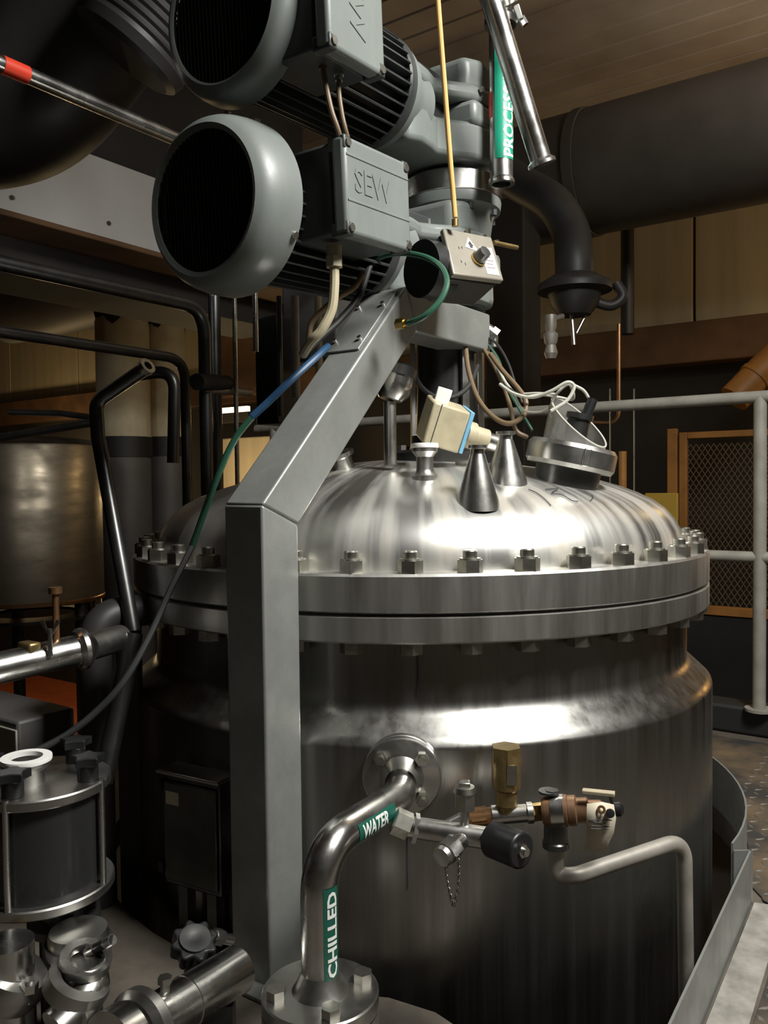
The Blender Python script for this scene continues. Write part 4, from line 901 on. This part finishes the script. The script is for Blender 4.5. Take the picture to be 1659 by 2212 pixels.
ra = (C(5, 138, 1.46)-r0).dot(U); MB().tube([r0+U*(ra-.0), r0+U*(ra+.048)], .0155, 24).build('red_band', RED, rpipe)
# pipe along U then down, twice
h0 = C(-10, 566, 1.75); hz = C(415, 668, 1.75)
def uline_hit(p, px):
    lo_, hi_ = 0.0, 4.0
    for _ in range(40):
        m_ = (lo_+hi_)/2; d_ = (p+U*m_)-CAM; x = 829.5+FPX*d_.dot(Rt)/d_.dot(Fw)
        if x < px: lo_ = m_
        else: hi_ = m_
    return p+U*lo_
k1 = uline_hit(h0, 441); tag(MB().tube(bends([h0-U*1.6, k1, V((k1.x, k1.y, rel(-.06)))], .07, 10), .0175, 24).build('steel_pipe', DARKST), 'dark shiny pipe running under the mezzanine and turning down at an elbow', 'pipe')
h1 = C(-10, 715, 1.9); k2 = uline_hit(h1, 399); tag(MB().tube(bends([h1-U*1.6, k2, V((k2.x, k2.y, rel(-.06)))], .06, 10), .014, 20).build('steel_pipe', DARKST), 'thinner dark pipe running below the first and turning down beside it', 'pipe')
k3 = C(355, 805, 2.0); tag(MB().tube(bends([C(285, 812, 2.05), C(378, 798, 2.05), C(374, 1000, 2.05)], .05, 8), .015, 16).build('steel_pipe', DARKST), 'short dark pipe bend hanging behind the column jackets', 'pipe')
# wide cream jacketed columns
for i, (px, rpx, ytop, lab_) in enumerate(((270, 56, 655, 'cream jacketed column with peeling top, the wider of the pair'), (362, 42, 668, 'cream jacketed column with peeling top, the slimmer of the pair'))):
    d_ = 5.0+i*.3; cpt = C(px, 1000, d_); r_ = rpx*d_/FPX; jc = thing('jacketed_column', lab_, 'column', V((cpt.x, cpt.y, -1.3)), 'cream columns behind the pipes')
    z0, z1 = C(px, ytop, d_).z, C(px, 945, d_).z; c_ = V((cpt.x, cpt.y, 0))
    MB().lathe([(r_, z1), (r_, z0-.12), (r_*.97, z0-.10)], c_, Z, 32).build('jacket', CREAMC, jc)
    pe_ = MB(); vs = []; fs = []
    for k in range(33):
        a = 2*math.pi*k/32; vs += [c_+V((r_*1.02*math.cos(a), r_*1.02*math.sin(a), z0-.10-.03*math.sin(3*a+i)-.02*math.sin(7*a))), c_+V((r_*.99*math.cos(a), r_*.99*math.sin(a), z0+.03))]
    for k in range(32): fs.append((2*k, 2*k+2, 2*k+3, 2*k+1))
    pe_.add(vs, fs).build('torn_band', DARKW, jc)
    MB().lathe([(r_*.96, z0), (r_*.96, z0+.06), (0, z0+.06)], c_, Z, 32).build('jacket_top', CREAMC, jc)
    MB().lathe([(r_*1.04, z1-.12), (r_*1.04, z1)], c_, Z, 32).build('black_band', RUBBER, jc)
    MB().lathe([(r_*.98, -1.3), (r_*.98, z1-.11)], c_, Z, 32).build('lower_casing', DUCT, jc)
# stainless tank at far left
stc = C(70, 1150, 4.2); rs = 145*4.2/FPX; zt2, zb2 = C(70, 968, 4.2).z, C(70, 1290, 4.2).z; cs = V((stc.x, stc.y, 0))
bt = thing('storage_tank', 'dull warm-lit stainless storage tank standing on legs behind the pipes', 'tank', V((cs.x, cs.y, -1.3)))
WARMST = mat('warm_lit_steel', (.42, .36, .27), .42, .8, var=.5, scale=(3, 3, 9), rvar=.1)  # warm glow on the tank is put into this steel colour
MB().lathe([(0, zb2-.03), (rs*.8, zb2-.02), (rs, zb2), (rs, zt2), (rs*.985, zt2+.01)], cs, Z, 64).build('shell', WARMST, bt)
MB().lathe([(rs*.985, zt2+.008), (rs*1.0, zt2+.01), (rs*.9, zt2+.035), (rs*.5, zt2+.06), (0, zt2+.07)], cs, Z, 64).build('cover', DARKST, bt)
MB().lathe([(rs*1.0, zb2-.012), (rs*1.012, zb2-.008), (rs*1.012, zb2+.006), (rs, zb2+.01)], cs, Z, 64).build('bottom_rim', COPPER, bt)
MB().lathe([(rs*.6, zb2-.09), (rs*1.02, zb2-.09), (rs*1.02, zb2-.075), (rs*.6, zb2-.075)], cs, Z, 64).build('ring_beam', DARKST, bt)
for a in (-2.75, -.3, .8, 2.3): MB().tube([cs+V((rs*.85*math.cos(a), rs*.85*math.sin(a), -1.3)), cs+V((rs*.85*math.cos(a), rs*.85*math.sin(a), zb2))], .03, 12).build('leg', DARKST, bt)
tag(MB().tube([C(20, 890, 3.6), C(130, 893, 3.6), C(205, 903, 3.5)], .014, 10).build('cross_pipe', DARKST), 'thin dark pipe crossing above the storage tank', 'pipe')
tag(MB().tube([C(0, 945, 3.4), C(205, 912, 3.3)], .016, 10).build('cross_pipe', DARKST), 'dark pipe rising aslant above the storage tank', 'pipe')
# bent strut with open end
st1 = thing('bent_strut', 'dark bent tube strut with an open upper end left of the post', 'strut', C(286, 1360, 1.50))
MB().tube(bends([C(312, 797, 1.62), C(207, 868, 1.62), C(212, 945, 1.6), C(288, 1365, 1.5)], .03, 8), .0135, 20).build('tube', DARKST, st1)
s_ax = (C(312, 797, 1.62)-C(207, 868, 1.62)).normalized(); MB().lathe([(.009, 0), (.0165, 0), (.0165, .012), (.009, .012), (.009, 0)], C(312, 797, 1.62), s_ax+V((0, -.5, 0)), 20).build('open_end', BRIGHT, st1)
st2 = C(280, 1400, 1.42); tag(MB().tube([C(288, 1368, 1.42), C(268, 1470, 1.40), C(222, 1690, 1.36)], .0165, 20).build('strut_tube', DARKST), 'dark tube strut leaning down behind the filter vessel', 'strut')
# cluster of vertical pipes between columns and arm
for px, rpx, y0, y1, d_, m_, lab_ in ((470, 13, 600, 1060, 2.6, DARKST, 'dark upright pipe right of the pipe elbow'), (513, 5, 640, 1050, 2.3, BRIGHT, 'slim bright upright rod before the ochre wall'), (553, 6, 600, 760, 2.4, BRIGHT, 'short bright upright rod left of the black cabinet'), (607, 6, 640, 900, 2.2, DARKST, 'slim dark upright rod behind the arm'), (640, 9, 640, 860, 2.3, PIPEGR, 'grey upright pipe behind the arm'), (690, 8, 640, 850, 2.35, CREAMC, 'cream upright pipe hidden behind cables')):
    a, b_ = C(px, y1, d_), C(px, y0, d_); tag(MB().tube([V((a.x, a.y, a.z)), V((a.x, a.y, b_.z))], rpx*d_/FPX, 16).build('upright_pipe', m_), lab_, 'pipe')
bxp = C(572, 800, 2.5); tag(MB(frame(W, U, Z, bxp)).box((-.05, 0, -.16), (.04, .10, .16)).build('black_cabinet', BLACK, bevel=.006), 'small black cabinet fixed among upright rods behind the arm', 'cabinet')
tag(MB(frame(W, U, Z, C(660, 640, 2.6))).box((-.12, 0, -.2), (.10, .1, .05)).build('grey_housing', DUCT, bevel=.01), 'grey housing behind the cables left of the arm head', 'housing')
br = thing('pipe_bracket', 'dark clamp bracket holding the upright pipes', 'bracket', C(470, 840, 2.2))
MB().tube([C(425, 825, 2.15), C(490, 828, 2.3)], .022, 12).build('clamp', RUBBER, br); MB().tube([C(440, 838, 2.2), C(540, 848, 2.4)], .012, 12).build('rod', PIPEGR, br)
# bright ochre strips / lit wall far behind
tag(MB(frame(W, U, Z, C(500, 730, 6.4))).box((-.5, 0, -.45), (.35, .05, .40)).build('ochre_board', OCHRE, bevel=.01), 'ochre wall board glimpsed between the upright pipes', 'board')
tag(MB(frame(W, U, Z, C(505, 1010, 6.2))).box((-.4, 0, -.2), (.35, .05, .22)).build('cream_board', CREAM, bevel=.01), 'lit cream wall board low between the upright pipes', 'board')
tl = C(490, 886, 6.0); lt = thing('tube_lamp', 'small lit tube lamp far behind the upright pipes', 'lamp', tl)
MB(frame(W, U, Z, tl)).box((-.2, 0, -.018), (.2, .03, .018)).build('glowing_tube', LAMP, lt); MB(frame(W, U, Z, tl)).box((-.22, -.01, -.09), (.22, .05, -.022)).build('housing', DARKW, lt)

# ================================================================== left foreground
# horizontal clamped pipe
lp = thing('clamped_pipe', 'shiny horizontal pipe with a bolted clamp left of the post', 'pipe', C(100, 1440, 1.3))
l0 = C(-40, 1452, 1.24); l1 = C(175, 1402, 1.34); l2 = C(262, 1378, 1.42); ldr = (l1-l0).normalized()
MB().tube([l0-ldr*1.0, l1], .0245, 32).build('tube', BRIGHT, lp)
MB().tube([l1+ldr*.012, l2], .0225, 32).build('tube', STEEL, lp)
MB().lathe([(.02, -.008), (.030, -.007), (.034, -.002), (.034, .005), (.030, .010), (.02, .011)], l1, ldr, 36).build('clamp_ring', STEEL, lp, smooth=20)
wn = C(108, 1375, 1.28); MB().cyl(wn-Z*.03, wn+Z*.012, .0035, seg=10).build('clamp_bolt', BRIGHT, lp)
for s_ in (-1, 1):
    MB().add([wn, wn+Rt*.004*s_+Z*.004, wn+Rt*.016*s_+Z*.024, wn+Rt*.010*s_+Z*.026, wn+Fw*.003, wn+Rt*.004*s_+Z*.004+Fw*.003, wn+Rt*.016*s_+Z*.024+Fw*.003, wn+Rt*.010*s_+Z*.026+Fw*.003], [(0, 1, 2, 3), (7, 6, 5, 4), (0, 4, 5, 1), (1, 5, 6, 2), (2, 6, 7, 3), (3, 7, 4, 0)]).build('wing', BRIGHT, lp)
tag(MB().tube([C(122, 1405, 1.315), C(120, 1275, 1.315)], .0052, 12).lathe([(0, 0), (.0105, 0), (.0105, .010), (0, .010)], C(120, 1282, 1.315), Z, 14).build('threaded_rod', COPPER), 'brownish threaded rod standing on the clamped pipe before the storage tank', 'rod')
yf = C(62, 1400, 1.285); tag(MB(frame(W, U, Z, yf)).box((-.017, -.01, -.010), (.017, .012, .010)).build('brass_bracket', BRASS, bevel=.004), 'small brass bracket above the shiny horizontal pipe', 'bracket')
# dark big elbow into the vessel
e0 = C(210, 1660, 1.50); tag(MB().tube(bends([V((e0.x, e0.y, .0)), V((e0.x, e0.y, C(210, 1330, 1.50).z)), C(330, 1315, 1.58)], .075, 12), .030, 32).build('drain_elbow', DDUCT), 'fat black pipe rising and bending into the vessel side', 'pipe')
bw_ = C(345, 1455, 1.52); 
dcx = C(280, 1700, 1.60); tag(MB(frame(Rh, Fh, Z, V((dcx.x, dcx.y, 0)))).box((-.022, 0, -1.3), (.022, .03, C(280, 1290, 1.6).z)).build('deck_column', DUCT, bevel=.003), 'narrow grey upright bar between the black drain pipe and the vessel', 'column')
# electrical box behind the post
eb = thing('junction_box', 'dull steel junction box on the vessel side behind the post', 'junction box', C(420, 1900, 1.42))
q00, q10 = C(352, 1660, 1.39), C(474, 1690, 1.33)
dx_ = (V((q10.x, q10.y, 0))-V((q00.x, q00.y, 0))); dn = dx_.normalized(); nb = V((-dn.y, dn.x, 0)); nb = nb if nb.dot(Fh) > 0 else -nb
Mb = frame(dn, nb, Z, V((q00.x, q00.y, 0))); zbt, ztp = C(352, 1900, 1.40).z, C(352, 1662, 1.40).z
MB(Mb).box((0, 0, zbt), (dx_.length, .04, ztp)).build('case', DARKST, eb, bevel=.004)
MB(Mb).box((.004, -.006, zbt+.01), (dx_.length-.004, 0, ztp-.012)).build('door', DARKST, eb, bevel=.003)
MB(Mb).box((-.006, -.012, ztp), (dx_.length+.006, .04, ztp+.006)).build('drip_hood', STEEL, eb, bevel=.002)
MB(Mb).box((.012, -.0072, ztp-.05), (.04, -.006, ztp-.028)).build('nameplate', PAPER, eb)
for z_ in (ztp-.02, zbt+.03): MB(Mb).box((-.006, -.010, z_-.008), (.004, .004, z_+.008)).build('hinge', BLACK, eb)
MB(Mb).box((.02, .01, 0), (.04, .03, zbt)).build('leg', DARKST, eb); MB(Mb).box((dx_.length-.04, .01, 0), (dx_.length-.02, .03, zbt)).build('leg', DARKST, eb)
# filter vessel
fx = C(88, 1720, 1.14); fxy = V((fx.x, fx.y, 0)); rF = .091
zl_ = C(88, 1752, 1.05).z; zb3 = C(88, 1985, 1.05).z
fv = thing('filter_vessel', 'dark see-through filter cylinder with steel end plates, tie rods and black star knobs', 'filter', V((fx.x, fx.y, 0)))
MB().lathe([(0, zl_+.012), (rF, zl_+.012), (rF+.002, zl_+.010), (rF+.002, zl_), (rF, zl_-.002), (0, zl_-.002)], fxy, Z, 64).build('top_plate', STEEL, fv)
MB().lathe([(rF-.012, zb3), (rF-.009, zb3), (rF-.009, zl_-.001), (rF-.012, zl_-.001)], fxy, Z, 64).build('sight_cylinder', SMOKE, fv)
MB().lathe([(0, zb3+.01), (.045, zb3+.01), (.045, zl_-.02), (0, zl_-.02)], fxy, Z, 40).build('filter_element', DARKST, fv)
MB().lathe([(0, zb3-.004), (rF+.002, zb3-.004), (rF+.004, zb3-.002), (rF+.004, zb3+.008), (rF+.002, zb3+.010), (0, zb3+.010)], fxy, Z, 64).build('bottom_plate', STEEL, fv)
for px_, a in ((80, None), (228, None), (-60, None), (120, 1)):
    if a is None:
        an_ = {80: -1.62, 228: -.12, -60: 3.3}[px_]
    else: an_ = 1.25
    p = fxy+V((rF*.99*math.cos(an_), rF*.99*math.sin(an_), 0))
    MB().cyl(V((p.x, p.y, zb3)), V((p.x, p.y, zl_+.014)), .0042, seg=12).build('tie_rod', BRIGHT, fv)
    kp_ = V((fxy.x+(rF-.02)*math.cos(an_), fxy.y+(rF-.02)*math.sin(an_), zl_+.012))
    kb_ = MB().lathe([(0, 0), (.014, 0), (.014, .022), (.016, .024), (0, .026)], kp_, Z, 20)
    star = [((.024 if k % 2 else .015)*math.cos(k*math.pi/5), (.024 if k % 2 else .015)*math.sin(k*math.pi/5)) for k in range(10)]
    kb_.prism(star, .022, .034, Matrix.Translation(kp_)); kb_.build('star_knob', BLACK, fv, bevel=.002)
np_ = C(58, 1690, 1.12); npx = V((np_.x, np_.y, 0)); zn0, zn1 = zl_+.01, C(58, 1643, 1.12).z
nk = MB().lathe([(.0245, zn0), (.0245, zn1-.012), (.032, zn1-.004), (.032, zn1), (.023, zn1), (.0225, zn0)], npx, Z, 36).build('inlet_neck', STEEL, fv)
MB().lathe([(.0215, zn1), (.033, zn1), (.0335, zn1+.003), (.033, zn1+.006), (.0215, zn1+.006), (.0215, zn1)], npx, Z, 36).build('gasket_ring', WHITE, nk)
# legs to the deck, outlet cone and butterfly valve below
for an_ in (-2.6, .6, 1.9): p = fxy+V((.07*math.cos(an_), .07*math.sin(an_), 0)); MB().cyl(p, V((p.x, p.y, zb3)), .007, seg=12).build('leg', DARKST, fv)
MB().lathe([(.03, zb3-.004), (.03, zb3-.03), (.045, zb3-.034), (.045, zb3-.045), (.03, zb3-.05), (.03, .02)], fxy+V((.035, -.02, 0)), Z, 32).build('outlet', DARKST, fv)
cp = thing('butterfly_valve', 'small clamped butterfly valve with a bright lever under the filter vessel', 'valve', C(165, 2080, 1.05))
vc = C(170, 2040, 1.06); MB().lathe([(0, -.02), (.036, -.02), (.038, -.012), (.038, .012), (.036, .02), (0, .02)], vc, Z, 32).build('disc_body', STEEL, cp)
MB().lathe([(.036, -.006), (.042, -.006), (.042, .006), (.036, .006)], vc, Z, 32).build('clamp', DARKST, cp)
MB().tube([C(180, 2062, 1.02), C(243, 2030, 1.0)], .006, 12).build('lever', BLACK, cp); MB().tube([C(188, 2058, 1.015), C(205, 2050, 1.012)], .0066, 12).build('lever_sleeve', BRIGHT, cp)
MB().tube([C(228, 2038, 1.005), C(243, 2030, 1.0)], .0066, 12).build('lever_sleeve', BRIGHT, cp)
MB().cyl(vc-Z*.02, V((vc.x, vc.y, 0)), .028).build('drop_pipe', DARKST, cp)
# large clamped pipe in front
bpz = thing('transfer_pipe', 'large shiny clamped transfer pipe low beside the foot of the post', 'pipe', V((C(380, 2150, 1.02).x, C(380, 2150, 1.02).y, 0)))
t0, t1, t2 = C(290, 2235, .97), C(420, 2145, 1.05), C(512, 2095, 1.13); td = (t2-t0).normalized()
MB().tube([t0, t2], .0315, 36).build('tube', BRIGHT, bpz)
tj = t0+(t2-t0)*.46; MB().lathe([(.0314, -.001), (.0325, 0), (.0314, .001)], tj, td, 36).build('weld_bead', STEEL, bpz)
MB().lathe([(.025, -.016), (.040, -.015), (.048, -.007), (.048, .006), (.040, .014), (.030, .015)], t0+td*.012, td, 40).build('clamp_ring', STEEL, bpz, smooth=20)
MB().lathe([(.028, -.05), (.042, -.05), (.042, -.022), (.028, -.022)], t0+td*.012, td, 40).build('ferrule', BRIGHT, bpz)
hx = t0+td*.05+Up*.036; MB().cyl(hx-Up*.006, hx+Up*.010, .006, seg=12).hexa(hx+Up*.004, hx+Up*.012, .009).build('clamp_bolt', NUT, bpz)
for s_ in (.35, .8):
    p = t0+(t2-t0)*s_; MB().box((-.02, -.012, 0), (.02, .012, p.z-.028), frame(Rh, Fh, Z, V((p.x, p.y, 0)))).build('pipe_stand', DARKST, bpz)
# open ferrule elbow
oe = thing('open_elbow', 'open-ended stainless elbow with clamp rings at the lower left', 'pipe elbow', V((C(190, 2150, .99).x, C(190, 2150, .99).y, 0)))
ec_ = C(185, 2075, 1.0); MB().tube(spline([ec_, ec_-Z*.03+Rt*.004, C(190, 2140, .99), C(160, 2185, .97), C(120, 2225, .95)], 6), .024, 28).build('bend', BRIGHT, oe)
MB().lathe([(.02, -.004), (.031, -.004), (.031, .006), (.020, .006), (.020, -.004)], ec_, Z+Rt*.25-Fw*.2, 32).build('ferrule', BRIGHT, oe)
MB().lathe([(.024, -.012), (.038, -.010), (.038, .010), (.024, .012)], C(165, 2128, .985), Z*.8+Rt*.4, 32).build('clamp_ring', STEEL, oe)
MB().tube([C(160, 2185, .97), V((C(160, 2185, .97).x, C(160, 2185, .97).y, 0))], .02, 20).build('drop', DARKST, oe)
le = thing('clamp_fitting', 'steel clamp fitting with bolts at the far lower-left corner', 'fitting', V((C(25, 2130, 1.0).x, C(25, 2130, 1.0).y, 0)))
MB().lathe([(.02, -.02), (.04, -.018), (.044, -.006), (.044, .008), (.04, .018), (.02, .02)], C(20, 2120, 1.0), Z+Rt*.5, 36).build('ring', STEEL, le)
MB().tube([C(20, 2120, 1.0)-Z*.1, C(20, 2120, 1.0)+Z*.05], .03, 24).build('tube', BRIGHT, le)
MB().tube([C(60, 2165, .98), C(64, 2115, .98)], .006, 12).hexa(C(62, 2140, .98), C(63, 2122, .98), .011).build('bolt', BRIGHT, le)
MB().tube([C(12, 2060, 1.02), C(48, 2040, 1.04)], .020, 20).build('brass_neck', BRASS, le)
MB().tube([C(20, 2180, 1.0), V((C(20, 2180, 1.0).x, C(20, 2180, 1.0).y, 0))], .026, 20).build('stand', DARKST, le)
# black handwheel valve near the post
hw = thing('handwheel_valve', 'black handwheel valve with a bright stem on the deck left of the post', 'valve', V((C(420, 2050, 1.16).x, C(420, 2050, 1.16).y, 0)))
hc = C(420, 2035, 1.16); hax = (Z*.8-Fh*.35+Rh*.2).normalized(); Mh = axframe(hc, hax)
wh = MB(Mh); pts = [((.030+.004*math.cos(8*a))*math.cos(a), (.030+.004*math.cos(8*a))*math.sin(a)) for a in [2*math.pi*k/64 for k in range(64)]]
wh.prism(pts, -.018, .006); wh.build('handwheel', BLACK, hw, bevel=.003)
MB(Mh).lathe([(.008, .006), (.022, .006), (.022, .010), (.008, .010), (0, .008)], (0, 0, 0), (0, 0, 1), 24).build('wheel_cap', DARKST, hw)
MB().cyl(hc-hax*.018, V((hc.x, hc.y, 0)), .014).build('valve_body', DARKST, hw)
MB().tube([C(448, 2020, 1.17), C(500, 2030, 1.20)], .008, 14).hexa(C(462, 2022, 1.18), C(478, 2025, 1.19), .012).build('side_stem', BRIGHT, hw)
# instrument panel box at the far left
ib = C(0, 1600, 1.55); ibx = thing('instrument_box', 'grey instrument box on a stand at the edge of the red floor', 'instrument box', V((ib.x, ib.y, -1.3)))
MB(frame(W, U, Z, ib)).box((-.06, 0, -.10), (.20, .12, .045)).build('case', DUCT, ibx, bevel=.006)
MB(frame(W, U, Z, ib)).box((.05, .04, -1.3-ib.z), (.10, .08, -.10)).build('stand', DARKST, ibx)
MB(frame(W, U, Z, ib)).box((-.06, -.004, -.085), (.19, 0, .03)).build('front_plate', RAILP, ibx, bevel=.002)

# ceiling lamp fixture the light comes from
kd_ = (Hp(0.35, 1.45, EYE)-KEY).normalized()
tag(MB(axframe(KEY-kd_*.07, kd_)).box((-.32, -.25, 0), (.32, .25, .055)).build('ceiling_lamp', RAILP, bevel=.005), 'lamp housing above the front of the vessel', 'lamp')
